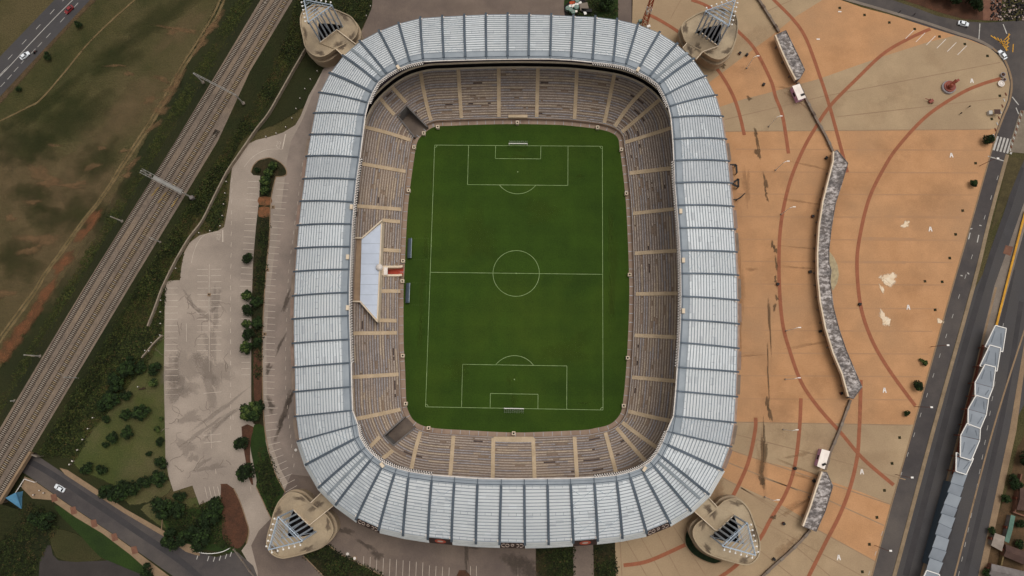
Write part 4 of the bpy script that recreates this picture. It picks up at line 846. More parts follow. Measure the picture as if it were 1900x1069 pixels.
for k in range(NB):
    j = (k+1) % NB; o0, o1, i0, i1 = RO[k], RO[j], RI[k], RI[j]
    b = MB(); pb = MB(); ns = 9; g0 = .5/np.linalg.norm(o1-o0)
    low_bay = RIB[k][1][1] > 786; tcut = 1.0 if low_bay else .895
    base_ = rng.choice((0, 0, 0, 2, 3)); cols = [0, rng.uniform(.3, .38), rng.uniform(.62, .7), 1]
    for s in range(NP+1):
        t0, t1 = tcut*s/(NP+1), tcut*(s+1)/(NP+1)
        for u0, u1 in zip(cols[:-1], cols[1:]):
            mx = lambda t, u: along(o0, i0, t)*(1-u)+along(o1, i1, t)*u
            b.add([mx(t0, u0), mx(t0, u1), mx(t1, u1), mx(t1, u0)], [(3, 2, 1, 0)], rng.choice([base_]*22+[0, 2, 3]))
    if not low_bay: b.add([along(o0, i0, tcut), along(o1, i1, tcut), i1, i0], [(3, 2, 1, 0)], 1)
    for u in cols[1:3]: pb.beam(mx(.02, u)+[0, 0, .03], mx(tcut*.5, u)+[0, 0, .03], .1, .05); pb.beam(mx(tcut*.5, u)+[0, 0, .03], mx(tcut, u)+[0, 0, .03], .1, .05)
    for s in range(NP+1):
        t = .012+(.976 if low_bay else .875)*s/NP; p, q = along(o0, i0, t), along(o1, i1, t); pb.beam(p+[0, 0, .07], q+[0, 0, .07], .24, .1)
    pnl = b.build('roof_panel', ['sheet', 'gutter', 'sheet_dim', 'sheet_bright'], ST, weld=True); pb.build('purlins', 'purlin', pnl)
    if k % 7 == 3 or RIB[k][0][1] in (250, 290, 258) or k in (3, 2, 10, 11, 47, 39):
        bb = MB()
        for ta, tb_ in ((.08, .36), (.36, .64), (.64, .92)):
            for s in (0, 1):
                P_ = [along(o0 if s else o1, i0 if s else i1, ta), along(o1 if s else o0, i1 if s else i0, tb_)]
                bb.beam(P_[0]+[0, 0, .03], P_[1]+[0, 0, .03], .2, .05)
        bb.build('bracing', 'brace', pnl)
    # girder on the bay line
    b = MB(); wdt = .85 if (RIB[k][0][1] < 140 or RIB[k][0][1] > 850) else .55
    for s in range(6):
        p, q = along(o0, i0, s/6), along(o0, i0, (s+1)/6); b.beam(p+[0, 0, .22], q+[0, 0, .22], wdt, .5)
    p = along(o0, i0, 0); n = o0-i0; n[2] = 0; n /= np.linalg.norm(n); b.beam(p+[0, 0, .22], p+n*.9+[0, 0, -.5], wdt, .4)
    b.build('girder', 'girder', ST)
    b = MB(); p, q = along(o0, i0, .015), along(o0, i0, .05); tn = (o1-o0)/np.linalg.norm(o1-o0); b.beam(p+tn*.6+[0, 0, .3], q+tn*.6+[0, 0, .3], .4, .25); b.build('drain_cap', 'edge', ST)
    # inner deck, edge tubes
    e0, e1 = INED[k], INED[j]
    deckb.add([i0, i1, e1, e0, i0-[0, 0, .5], i1-[0, 0, .5], e1-[0, 0, .5], e0-[0, 0, .5]], [(3, 2, 1, 0), (4, 5, 6, 7), (3, 7, 6, 2), (0, 1, 5, 4)])
    line_b.beam(i0+(e0-i0)*.12+[0, 0, .05], i1+(e1-i1)*.12+[0, 0, .05], .25, .12); line_b.beam(i0+(e0-i0)*.62+[0, 0, .03], i1+(e1-i1)*.62+[0, 0, .03], .1, .1)
    line_b.beam(i0+[0, 0, .2], e0+[0, 0, .2], .28, .2)
    bars.tube(e0, e1, .12, 6)
    n0 = (e0-i0); n0[2] = 0; n0 = n0/np.linalg.norm(n0); n1 = (e1-i1); n1[2] = 0; n1 = n1/np.linalg.norm(n1)
    mx, my = (RIB[k][1][0]+RIB[j][1][0])/2, (RIB[k][1][1]+RIB[j][1][1])/2
    if ziz(my, mx):
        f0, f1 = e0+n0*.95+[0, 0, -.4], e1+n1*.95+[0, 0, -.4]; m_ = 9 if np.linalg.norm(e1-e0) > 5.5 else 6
        dk_.add([e0-[0, 0, .7], e1-[0, 0, .7], f1-[0, 0, .5], f0-[0, 0, .5]], [(0, 1, 2, 3)])  # black strip added behind the zigzag, standing in for the shade beneath
        for s in range(m_):
            u0, u1, um = e0+(e1-e0)*s/m_, e0+(e1-e0)*(s+1)/m_, f0+(f1-f0)*(s+.5)/m_; bars.beam(u0, um, .2, .12); bars.beam(um, u1, .1, .1)
    else: bars.tube(e0+n0*.2+[0, 0, .1], e1+n1*.2+[0, 0, .1], .13, 5)
deckb.build('inner_gutter', 'gutter', ST); line_b.build('gutter_rail', 'girder', ST); bars.build('edge_truss', 'edge', ST); dk_.build('edge_shade_strip', 'black', ST)
# light channel strips where the four towers join the roof
for a, c in (((652, 91), (709, 141)), ((1276, 98), (1214, 147)), ((1298.6, 925), (1222, 857)), ((607.6, 918), (678, 846))):
    b = MB(); p, q = np.array(W(*a, ZO+.3)), np.array(W(*c, ZI+.3))
    for s in range(6):
        u, v = along(p, q, s/6), along(p, q, (s+1)/6); b.beam(u, v, .9, .25)
    b.build('roof_walkway', mat('walkway grating', (134, 140, 144), (116, 122, 126), .4), ST)
# fascia and outer wall
SIGN = {}
for k in range(NB):
    j = (k+1) % NB; x, y = RIB[k][0]; x2, y2 = RIB[j][0]; o0, o1 = RO[k], RO[j]
    n0 = (o0-RI[k]); n0[2] = 0; n0 /= np.linalg.norm(n0); n1 = (o1-RI[j]); n1[2] = 0; n1 /= np.linalg.norm(n1)
    out, drop = (2.9, 5.2) if y > 850 else (2.2, 5.0)
    a, c, e, f = o0, o1, o1+n1*out-[0, 0, drop], o0+n0*out-[0, 0, drop]
    kx = (x+x2)/2; sign = 'oval' if y > 900 and (abs(kx-816) < 6 or abs(kx-1086) < 6) else ('text' if y > 900 and (abs(kx-950) < 6 or abs(kx-683) < 6 or abs(kx-1220) < 6) else None)
    b = MB(); b.add([a, c, e, f], [(0, 3, 2, 1)]); pn = b.build('fascia_panel', 'signbrown' if sign else ('fasciawhite' if y > 860 else 'pinkfascia'), ST)
    nr = np.cross(c-a, f-a); nr /= np.linalg.norm(nr); nr *= (1 if nr[2] > 0 else -1)*.06
    def on(u, v): return a*(1-u)*(1-v)+c*u*(1-v)+e*u*v+f*(1-u)*v+nr
    if sign == 'oval':
        b = MB(); b.add([on(.5+.24*math.cos(t), .5+.36*math.sin(t)) for t in np.arange(20)*math.pi/10], [tuple(range(20))]); o = b.build('sign_emblem', 'signred', pn)
        b = MB(); b.add([on(.5+.13*math.cos(t), .5+.15*math.sin(t))+nr*.5 for t in np.arange(20)*math.pi/10], [tuple(range(20))]); b.build('sign_glow', 'signlight', pn)
    elif sign == 'text':
        b = MB()
        def arc(cu, cv, ru, rv, t0, t1):
            P = [on(cu+ru*math.cos(math.radians(t)), cv+rv*math.sin(math.radians(t))) for t in np.linspace(t0, t1, 12)]
            for p, q in zip(P[:-1], P[1:]): b.beam(p, q, .2, .06)
        arc(.84, .5, .09, .28, -120, 120); arc(.70, .5, .07, .26, 0, 360); arc(.5, .42, .06, .18, 20, 330); arc(.31, .5, .07, .26, 70, 290); arc(.16, .5, .09, .28, 60, 300)
        b.build('sign_lettering', 'signlight', pn)
    elif y > 860:
        b = MB()
        for s in range(3):
            v = .3+.27*s; b.beam(on(.02, v), on(.98, v), .07, .03)
        b.build('fascia_seams', 'gutter', pn)
    else:
        b = MB()
        if k % 3 and 250 < y < 850: b.beam(on(.1, .5), on(.9, .5), 2.0, .05); b.build('fascia_vent', 'wallgrey' if k % 2 else 'facade', pn)
    # outer wall of the concourse, leaning in under the fascia
    g0, g1 = f-n0*1.4, e-n1*1.4; lo0, lo1 = g0-n0*1.0, g1-n1*1.0
    b = MB(); H = f[2]
    P0, P1 = [np.array([g0[0], g0[1], H]), np.array([lo0[0], lo0[1], 11]), np.array([lo0[0], lo0[1], 0])], [np.array([g1[0], g1[1], H]), np.array([lo1[0], lo1[1], 11]), np.array([lo1[0], lo1[1], 0])]
    b.add([f, e, P1[0], P0[0]], [(0, 1, 2, 3)])
    for s in range(2): b.add([P0[s], P1[s], P1[s+1], P0[s+1]], [(0, 1, 2, 3)])
    wl = b.build('outer_wall', 'facade', ST); b = MB()
    for z0, z1 in ((1, 4.2), (6, 9.4)):
        u = P0[2]+(P1[2]-P0[2])*.15+n0*.08; v = P0[2]+(P1[2]-P0[2])*.85+n0*.08; b.add([(u[0], u[1], z0), (v[0], v[1], z0), (v[0], v[1], z1), (u[0], u[1], z1)], [(0, 1, 2, 3)])
    b.build('opening', 'dark', wl)
# slab that closes the space between the upper tier and the outer wall
b = MB()
for k in range(NB):
    j = (k+1) % NB; n0 = RI[k]-RO[k]; n1 = RI[j]-RO[j]
    for z in (21.0, 9.3): b.add([(RO[k][0], RO[k][1], z), (RO[j][0], RO[j][1], z), (RO[j]+n1*.42)[:2].tolist()+[z], (RO[k]+n0*.42)[:2].tolist()+[z]], [(0, 1, 2, 3)])
b.build('concourse_slab', 'facade', ST)
for x, y, r in [(739, 125, .6), (1184, 129, -.5), (652, 384, 0), (645, 477, 0), (645, 571, 0), (1263, 392, 0), (1268, 483, 0), (1268, 577, 0), (709, 863, .7), (1196, 870, -.6)]:
    b = MB(); p = W(x, y, ZI+.5); b.box((p[0], p[1], ZI+.45), (1.0, 1.7, .9), r); b.build('roof_cabinet', 'parapet', ST)
# ================================================================ PITCH MARKINGS AND PITCH-SIDE THINGS
b = MB(); LW = .17; z = .08
def L(*pts): b.ribbon([(p[0], p[1]) for p in pts], LW, z)
def arcline(cx, cy, r, a0, a1, n=40): b.ribbon([(cx+r*math.cos(math.radians(a0+(a1-a0)*k/n)), cy+r*math.sin(math.radians(a0+(a1-a0)*k/n))) for k in range(n+1)], LW, z+.002)
L((-34, 52.5), (34, 52.5)); L((-34, -52.5), (34, -52.5)); L((-34, -52.5), (-34, 52.5)); L((34, -52.5), (34, 52.5)); L((-34, 0), (34, 0))
arcline(0, 0, 9.15, 0, 360, 64)
for s in (1, -1):
    L((-20.16, s*52.5), (-20.16, s*36)); L((20.16, s*52.5), (20.16, s*36)); L((-20.16, s*36), (20.16, s*36))
    L((-9.16, s*52.5), (-9.16, s*47)); L((9.16, s*52.5), (9.16, s*47)); L((-9.16, s*47), (9.16, s*47))
    a = math.degrees(math.acos(5.5/9.15)); arcline(0, s*41.5, 9.15, -90*s-a, -90*s+a, 24)
    b.box((0, s*41.5, z), (.4, .4, .01))
    for q in (-1, 1): arcline(q*34, s*52.5, 1, {(1, 1): 180, (-1, 1): 270, (-1, -1): 0, (1, -1): 90}[(q, s)], {(1, 1): 270, (-1, 1): 360, (-1, -1): 90, (1, -1): 180}[(q, s)], 8)
b.box((0, 0, z), (.4, .4, .01))
struct('pitch_marking_line', b, 'fieldwhite'); b = MB()
for y0, y1, xa, xb in [(442, 482, 768, 795), (525, 566, 764, 792)]:
    for y in (y0, y1):
        for k in range(7): b.ribbon([W(xa+(xb-xa)*k/7, y), W(xa+(xb-xa)*(k+.5)/7, y+.1)], LW*.5, z)
    for k in range(9): b.ribbon([W(xb, y0+(y1-y0)*k/9), W(xb-.2, y0+(y1-y0)*(k+.5)/9)], LW*.5, z)
struct('technical_area_line', b, mat('faint chalk', (98, 114, 62), (84, 102, 50), .4))
b = MB()
for x, y, rx, ry in [(0, 47.5, 4, 1.6), (1, 50.5, 3, 1), (0, -49, 2, 2.4), (-2, -42, .8, 1.6), (0, -40.5, .6, .6), (-36, 10, 1.2, 6), (-37, -25, 1.0, 8), (37, 18, 1.4, 9), (37.5, -12, 1.2, 8), (38, 2, 2, 20), (-37, -8, 1.6, 12), (20, -30, 9, 6), (-15, 15, 8, 10), (10, 25, 10, 5), (-22, -38, 6, 4), (25, 40, 1.5, 1), (-34.5, 40, .7, 5), (27, -50, 3, .5)]: b.soft((x, y), rx, ry, 0, .5, 26, .065)
struct('worn_grass_field', b, 'worn')
for s, lab in ((1, 'white football goal on the goal line nearest the upper stand'), (-1, 'white football goal on the goal line nearest the lower stand')):
    t = thing('football_goal', lab, 'goal', (0, s*52.5, 0), 'football goals')
    for q in (-1, 1): b = MB(); b.tube((q*3.66, s*52.5, 0), (q*3.66, s*52.5, 2.5), .13, 8); b.build('post', 'post', t)
    b = MB(); b.tube((-3.8, s*52.5, 2.44), (3.8, s*52.5, 2.44), .17, 8); b.build('crossbar', 'post', t)
    b = MB()
    for k in range(10):
        x = -3.66+k*7.32/9; b.tube((x, s*52.5, 2.4), (x, s*54.2, .9), .012, 3); b.tube((x, s*54.2, .9), (x, s*54.4, .05), .012, 3)
    for k in range(4): y = 52.6+k*.48; zz = 2.4-k*.42; b.tube((-3.66, s*y, zz), (3.66, s*y, zz), .012, 3)
    b.build('net', 'netm', t)
for (x0, y0, x1, y1, lab) in [(754.6, 443, 763.6, 479, 'dark curved team dugout on the touchline above the halfway line'), (751, 526, 760, 562, 'dark curved team dugout on the touchline below the halfway line')]:
    p, q = W(x0, y1, 1), W(x1, y0, 1); cy = (p[1]+q[1])/2; ln = q[1]-p[1]; t = thing('team_dugout', lab, 'dugout', ((p[0]+q[0])/2, cy, 0), 'team dugouts')
    prof = [(p[0]+.1, 0)]+[(p[0]+.1+1.75*(1-math.cos(a)), 2.0*math.sin(a)**.6 if a > 0 else 0) for a in np.linspace(.15, math.pi/2, 7)]; n = len(prof)
    b = MB(); b.add([(x, cy+s*ln/2, zz) for s in (-1, 1) for x, zz in prof], [(i, i+1, n+i+1, n+i) for i in range(n-1)])
    for s in (-1, 1): b.add([(x, cy+s*ln/2, zz) for x, zz in prof]+[(prof[-1][0], cy+s*ln/2, 0)], [tuple(range(n+1))])
    b.build('shell', 'dug', t)
    b = MB(); b.box((p[0]+.9, cy, .45), (.45, ln-.4, .12)); b.box((p[0]+.9, cy, .2), (.1, ln-.6, .4)); b.build('bench', 'tin', t)
    b = MB()
    for k in range(7): b.box((p[0]+1.85, cy-ln/2+ln*k/6, 1.98), (.12, .1, .1))
    b.tube((p[0]+1.9, cy-ln/2, 2.0), (p[0]+1.9, cy+ln/2, 2.0), .07, 5); b.build('rim', 'steel', t)
PB = [(812, 235, 'by the upper left corner of the turf'), (786, 247, 'at the mouth of the upper corner tunnel'), (768, 273, 'at the top of the west touchline wall'), (758, 353, 'on the west wall beside the upper penalty box'), (747.5, 484, 'on the upper side of the red players tunnel'), (746.5, 521.5, 'on the lower side of the red players tunnel'), (747, 660, 'on the west wall beside the lower penalty box'), (752.5, 749, 'at the bottom of the west touchline wall'), (795, 794.5, 'beside the lower corner tunnel'), (953, 804, 'behind the lower goal'), (960, 227, 'behind the upper goal'), (1109, 236, 'by the upper right corner of the turf'), (1153, 277, 'at the top of the east touchline wall'), (1162.5, 358.5, 'on the east wall beside the upper penalty box'), (1168.5, 509.5, 'on the east wall at the halfway line'), (1165, 664, 'on the east wall beside the lower penalty box'), (1157.5, 753, 'at the bottom of the east touchline wall')]
for px, py, lab in PB:
    p = W(px, py, 1.6); t = thing('camera_pit', 'square pale camera box '+lab, 'camera box', (p[0], p[1], .1), 'square camera boxes around the pitch')
    b = MB()
    for dx, dy, sx, sy in ((-.5, 0, .3, 1.3), (.5, 0, .3, 1.3), (0, -.5, .7, .3), (0, .5, .7, .3)): b.box((p[0]+dx, p[1]+dy, .9), (sx, sy, 1.6))
    b.build('rim', 'parapet', t); b = MB(); b.box((p[0], p[1], .55), (.7, .7, .9)); b.build('shaft', 'dark', t)

# ================================================================ FLOODLIGHT TOWERS ON THEIR RAMP PLATFORMS
def tl(o, s, pts): return [(o[0]+x/s, o[1]+y/s) for x, y in pts]
TW = [('lower left', (480, 890), 6.68, [(650, 285), (560, 200), (480, 160), (400, 155), (330, 185), (250, 270), (190, 400), (150, 550), (112, 680), (100, 790), (130, 880), (200, 945), (300, 975), (400, 960), (520, 932), (700, 875), (800, 815), (880, 740), (930, 640), (920, 560), (890, 490), (830, 420)], [(650, 285), (790, 150), (940, 312), (632, 562), (430, 366)], (430, 368), (715, 652), (120, 872)),
 ('upper left', (540, 0), 8.225, [(690, 755), (580, 835), (480, 875), (380, 868), (290, 815), (215, 715), (180, 560), (150, 420), (145, 270), (200, 160), (300, 95), (400, 82), (500, 92), (680, 150), (800, 200), (920, 260), (1000, 360), (1025, 450), (1000, 560), (915, 640)], [(690, 755), (800, 860), (1000, 690), (705, 465), (450, 662)], (450, 655), (795, 405), (195, -5)),
 ('upper right', (1240, 0), 7.64, [(260, 620), (200, 510), (180, 420), (210, 330), (290, 270), (400, 205), (550, 150), (720, 125), (850, 150), (940, 200), (980, 285), (985, 400), (960, 560), (900, 720), (840, 790), (740, 850), (640, 840), (560, 800), (480, 745)], [(260, 620), (200, 690), (390, 850), (480, 745), (700, 665), (470, 480)], (385, 460), (700, 660), (950, 0)),
 ('lower right', (1260, 900), 6.68, [(470, 270), (560, 190), (680, 160), (780, 200), (860, 290), (910, 400), (960, 540), (1000, 700), (1000, 830), (960, 920), (880, 980), (780, 985), (640, 950), (500, 910), (350, 850), (250, 770), (180, 660), (165, 560), (210, 480), (300, 410)], [(470, 270), (330, 120), (155, 295), (430, 545), (472, 562), (680, 365)], (680, 368), (388, 640), (950, 872))]
PZ = 9.0; TZ = 24.8
WHERE = {'lower left': 'over the stained platform beside the curved parking bays', 'upper left': 'over the platform between the scrub slope and the access road', 'upper right': 'over the plaza platform beside the red and white radio mast', 'lower right': 'over the plaza platform with the dark green planter crescent'}
for nm, o, s, outl, brg, p1, p7, tip in TW:
    out = [tuple(p[:2]) for p in cr(WL(tl(o, s, outl), PZ), 5, True)]
    A, B, T = [np.array(W(*tl(o, s, [p])[0], zz)) for p, zz in ((p1, PZ), (p7, PZ), (tip, TZ))]
    t = thing('floodlight_tower', 'seven-pole floodlight tower '+WHERE[nm], 'floodlight tower', (float((A+B)[0]/2), float((A+B)[1]/2), 0), 'floodlight towers at the stadium corners')
    Tb = np.array([T[0], T[1], PZ]); mid = (A+B)/2
    hole = [A+(Tb-A)*.01-(B-A)*.02, B+(Tb-B)*.01+(B-A)*.02, mid+(Tb-mid)*.42+(B-A)*.32, mid+(Tb-mid)*.85, mid+(Tb-mid)*.42-(B-A)*.32]; hole = [tuple(h[:2]) for h in hole]
    area = lambda P: sum(P[i-1][0]*P[i][1]-P[i][0]*P[i-1][1] for i in range(len(P)))
    if area(out) < 0: out = out[::-1]
    if area(hole) > 0: hole = hole[::-1]
    bi, bj = min(((i, j) for i in range(len(out)) for j in range(5)), key=lambda ij: (out[ij[0]][0]-hole[ij[1]][0])**2+(out[ij[0]][1]-hole[ij[1]][1])**2)
    key = out[bi:]+out[:bi+1]+hole[bj:]+hole[:bj+1]
    b = MB(); b.add([(x, y, PZ) for x, y in key], [tuple(range(len(key)))])
    pl = b.build('ramp_platform', 'deck', t)
    b = MB(); n = len(out); cen = np.mean(out, 0)
    def off(p, d): v = np.array(p)-cen; return tuple(np.array(p)+v/np.linalg.norm(v)*d)
    prof = [(0, PZ+.7), (-.45, PZ+.7), (-.45, PZ)]
    def rings(bb, prof, mi=0):
        for (d0, z0), (d1, z1) in zip(prof[:-1], prof[1:]):
            for i in range(n):
                j = (i+1) % n; bb.add([(*off(out[i], d0), z0), (*off(out[j], d0), z0), (*off(out[j], d1), z1), (*off(out[i], d1), z1)], [(0, 1, 2, 3)], mi)
    rings(b, [(-.45, PZ), (-.45, PZ+.6), (0, PZ+.6), (0, PZ-1.2), (-.5, PZ-1.2)], 0); b.build('rim_wall', 'deck', pl)
    b = MB(); rings(b, [(-.5, PZ-1.2), (-.5, PZ-3.2)]); b.build('recess', 'ring', pl)
    b = MB(); rings(b, [(-.5, PZ-3.2), (.5, PZ-3.0), (.5, PZ-4.6), (0, PZ-4.8), (0, 0)]); b.build('lower_wall', 'ring', pl)
    b = MB()
    for i in range(5): b.add([(*hole[i], PZ), (*hole[(i+1) % 5], PZ), (*hole[(i+1) % 5], 1), (*hole[i], 1)], [(0, 1, 2, 3)])
    b.poly(hole, z=1.0); b.build('shaft', 'dark', pl)
    dk = [tuple(p[:2]) for p in WL(tl(o, s, brg), PZ+.5)]
    b = MB(); b.prism(dk, PZ-.8, PZ+.45); br_ = b.build('link_bridge', 'deck', t)
    b = MB()
    for i, e in enumerate(zip(dk, dk[1:]+dk[:1])):
        if i in ((1,) if nm != 'upper right' else (1,)): continue
        if i == len(dk)-1: continue
        b.wallstrip([e[0], e[1]], .28, PZ+.2, PZ+1.25)
    b.build('bridge_parapet', 'parapet', br_)
    b = MB(); c = (np.array(dk[0])+np.array(dk[1]))/2*.6+(np.array(dk[2])+np.array(dk[3]))/2*.4
    b.soft(c, 2.0, 1.2, random.random()*3, .5, 20, PZ+.458); c = np.mean(dk, 0); b.soft(c, 2.2, 1.7, 1, .5, 20, PZ+.459); b.build('bridge_stain', 'soot', br_)
    b = MB()
    for k in range(5):
        q = np.array(out[(k*len(out)//5+7) % n]); q = q+(cen-q)*.14
        b.soft(q, 2.6, 1.1, math.atan2(cen[1]-q[1], cen[0]-q[0])+1.57, .5, 20, PZ+.01)
    b.build('platform_stain', 'soot', pl)
    for k in range(7):
        q = A+(B-A)*(k+.15)/6.3; b = MB(); b.tube((q[0], q[1], PZ-1), (q[0], q[1], TZ), .33, 8); b.build('pole', 'towersteel', t)
    At, Bt = A+[0, 0, TZ-PZ], B+[0, 0, TZ-PZ]
    b = MB()
    for u, v in ((At, Bt), (Bt, T), (T, At)): b.tube(u, v, .19, 6); b.tube(u-[0, 0, 1.6], v-[0, 0, 1.6], .1, 6)
    for k in range(7):
        f = k/7; u, v = At+(T-At)*f, Bt+(T-Bt)*f; u2, v2 = At+(T-At)*(f+1/7), Bt+(T-Bt)*(f+1/7)
        if k: b.tube(u-[0, 0, 1.6], v-[0, 0, 1.6], .1, 4)
        b.tube(u, v2-[0, 0, 1.6], .09, 4)
        for a_, c_ in ((u, u2-[0, 0, 1.6]), (v, v2-[0, 0, 1.6])): b.tube(a_, c_, .1, 4)
    b.build('lamp_frame', 'towersteel', t)
    b = MB()
    for k in range(6):
        q = A+(B-A)*(k+.6)/6.3; q2 = A+(B-A)*((k+1) % 7+.3)/6.3
        b.tube((q[0], q[1], PZ-3+k % 3), (q2[0], q2[1], PZ+4+2*(k % 2)), .1, 4)
    mt = mid+(Tb-mid)*.5
    for q in (A, B, mid): b.tube((mt[0], mt[1], TZ-1.6), (q[0], q[1], PZ), .14, 5)
    b.build('bracing', 'steel', t)
    for (u, v) in ((At, T), (Bt, T)):
        d = v-u; d /= np.linalg.norm(d); nn = np.array([-d[1], d[0], 0]); nn *= 1 if np.dot(nn, u-(At+Bt+T)/3) > 0 else -1
        for k in range(6):
            q = u+(v-u)*(k+.5)/6+nn*1.1; b = MB(); b.lathe((q[0], q[1], q[2]-.3), [(.15, -.3), (.34, 0), (.3, .3), (.12, .4)], 8); b.tube(q-nn*1.1, q, .07, 4); b.build('floodlight', 'post', t)
    for q in (A+(Tb-A)*.05, B+(Tb-B)*.06):
        b = MB(); b.box((q[0], q[1], TZ-1), (.8, .8, .8)); b.build('control_box', 'black', t)
# planter crescent at the lower right platform
P_ = tl((1260, 900), 6.68, [(225, 432), (150, 470), (95, 550), (68, 640), (80, 740), (150, 840), (240, 905), (340, 950), (440, 975), (528, 940), (440, 905), (330, 860), (240, 800), (170, 710), (148, 610), (165, 530), (210, 475)])
t = thing('planter', 'dark green crescent-shaped planter hugging the lower right tower platform', 'planter', W(1285, 985)); b = MB(); b.wallstrip(line(P_+P_[:1], 0, 3), .35, 0, .45); b.build('kerb', 'tan', t); b = MB(); b.poly(WL(P_, .3), z=.3); b.build('plants', mat('planter green', (28, 40, 18), (20, 30, 14), .6, fine=.3, bump=.8), t)

# ================================================================ PLAZA THINGS
def shelter(label, left, right, zt=3.9, zw=3.3, mname='bitumen'):
    Lw, Rw = WL(left, zt), WL(right, zt); poly = Lw+Rw[::-1]
    c = np.mean([p[:2] for p in poly], 0); t = thing('gate_shelter', label, 'shelter', (c[0], c[1], 0), 'long gate shelters across the plaza')
    b = MB(); b.prism(poly, zw, zt); b.build('roof', mname, t)
    b = MB(); b.wallstrip(Lw, .55, zw-.4, zt+.55); b.build('parapet', 'parapet', t)
    b = MB(); b.wallstrip(Rw, .25, zw-.1, zt+.22); b.wallstrip([Lw[0], Rw[0]], .25, zw, zt+.2); b.wallstrip([Lw[-1], Rw[-1]], .25, zw, zt+.2); b.build('rim', 'darkbitumen', t)
    b = MB(); sh = lambda P, Q, f: [tuple(np.array(p)+(np.array(q)-np.array(p))*f) for p, q in zip(P, Q)]
    n_ = min(len(Lw), len(Rw)); li = [Lw[int(k*(len(Lw)-1)/(n_-1))] for k in range(n_)]; ri = [Rw[int(k*(len(Rw)-1)/(n_-1))] for k in range(n_)]
    b.wallstrip(sh(ri, li, .12), .3, 0, zw); b.wallstrip(sh(li, ri, .55), .3, 0, zw); b.build('back_wall', 'wallgrey', t)
    acc = 0
    for p, q in zip(Lw[:-1], Lw[1:]):
        d = math.hypot(q[0]-p[0], q[1]-p[1]); k = max(1, int(d/4.5)) if d > 4 else (1 if acc > 4 else 0); acc = acc+d if not k else 0
        for i in range(k):
            m_ = np.array(p)+(np.array(q)-np.array(p))*(i+.5)/k; b = MB(); b.box((m_[0]+.1, m_[1], zw/2), (.5, .5, zw), .3); b.build('column', 'wallgrey', t)
    return t
Lc = [(1545.5, 282), (1545, 300), (1536, 335), (1526, 375), (1519, 420), (1516, 470), (1516.5, 515), (1521, 560), (1531, 610), (1545, 655), (1562, 695), (1573, 736)]
Rc = [(1553, 279), (1573, 303), (1562, 340), (1550, 378), (1542.5, 422), (1538, 462), (1538, 488), (1542, 502), (1540, 522), (1546, 570), (1557, 612), (1570, 650), (1586, 688), (1599, 718), (1583, 740)]
shelter('long curved gate shelter with flaking grey roof across the middle of the orange plaza', Lc, Rc)
shelter('short straight gate shelter with weathered roof north of the pink kiosk', [(1438, 66), (1450, 96), (1462, 122), (1476, 149)], [(1458, 57), (1479, 100), (1493, 130), (1484, 146)])
shelter('short straight gate shelter with flaking roof below the lower pink kiosk', [(1524.5, 875), (1513, 908), (1502, 942), (1489, 976)], [(1534, 877), (1545, 902), (1531, 948), (1514, 986)])
b = MB(); b.poly(WL([(1538, 466), (1547, 477), (1554, 492), (1556.5, 510), (1553, 526), (1545, 540), (1541, 528), (1541, 500), (1537, 488)]), z=.1); struct('round_pavement', b, mat('pale disc', (176, 158, 124), (150, 134, 106), .8))
def wall_run(label, px, h=1.2, wd=.85, post=4.2):
    P = WL(px, h); c = P[len(P)//2]; t = thing('boundary_wall', label, 'wall', (c[0], c[1], 0), 'low dividing walls on the plaza')
    b = MB(); b.wallstrip(P, wd, 0, h); b.build('panel', 'wallgrey', t)
    for p, q in zip(P[:-1], P[1:]):
        d = math.hypot(q[0]-p[0], q[1]-p[1]); k = max(1, int(d/post))
        for i in range(k):
            m_ = np.array(p)+(np.array(q)-np.array(p))*(i+.5)/k; b = MB(); b.box((m_[0], m_[1], h/2+.1), (1.5, 1.0, h+.2), math.atan2(q[1]-p[1], q[0]-p[0])+.1*(i % 2)); b.build('pier', 'slab' if i % 3 == 0 else mat('brown pier', (104, 88, 76), (90, 76, 66), .4), t)
wall_run('dividing wall running from the photo top edge down to the upper gate shelter', [(1402, -12), (1422, 20), (1446, 58)])
wall_run('dividing wall between the upper pink kiosk and the long curved shelter', [(1481, 152), (1497, 185), (1515, 220), (1533, 252), (1546, 280)])
wall_run('dividing wall between the long curved shelter and the lower pink kiosk', [(1579, 742), (1568, 772), (1557, 802), (1541, 840), (1532, 872)])
wall_run('dividing wall curving away from the lower gate shelter to the photo bottom', [(1504, 984), (1488, 1003), (1462, 1028), (1440, 1047), (1410, 1075)])
for lab, roof, door in [('pink ticket kiosk with cream roof below the upper gate shelter', [(1471, 160), (1484, 156), (1495, 180), (1482, 185)], 0), ('pink ticket kiosk with cream roof above the lower gate shelter', [(1525.5, 834), (1540, 838.5), (1530, 870), (1517, 864.5)], 1)]:
    P = WL(roof, 3.4); c = np.mean(P, 0); t = thing('ticket_kiosk', lab, 'kiosk', (c[0], c[1], 0), 'pink kiosks')
    b = MB(); b.prism(P, 0, 3.0); b.build('wall', 'pink', t)
    R_ = [tuple(c+(np.array(p)-c)*1.06) for p in P]; b = MB(); b.prism(R_, 3.0, 3.25); b.build('roof', 'cream', t)
    q = c+(np.array(P[2])-c)*.55; b = MB(); b.box((q[0], q[1], 3.4), (1.4, .8, .3), .4); b.build('roof_hatch', 'black', t)
    m_ = (np.array(P[0])+np.array(P[3]))/2; d = np.array(P[3])-np.array(P[0]); b = MB(); b.box((m_[0]-.05, m_[1], 1.7), (1.6, .2, 1.1), math.atan2(d[1], d[0])); b.build('window', 'glass', t)
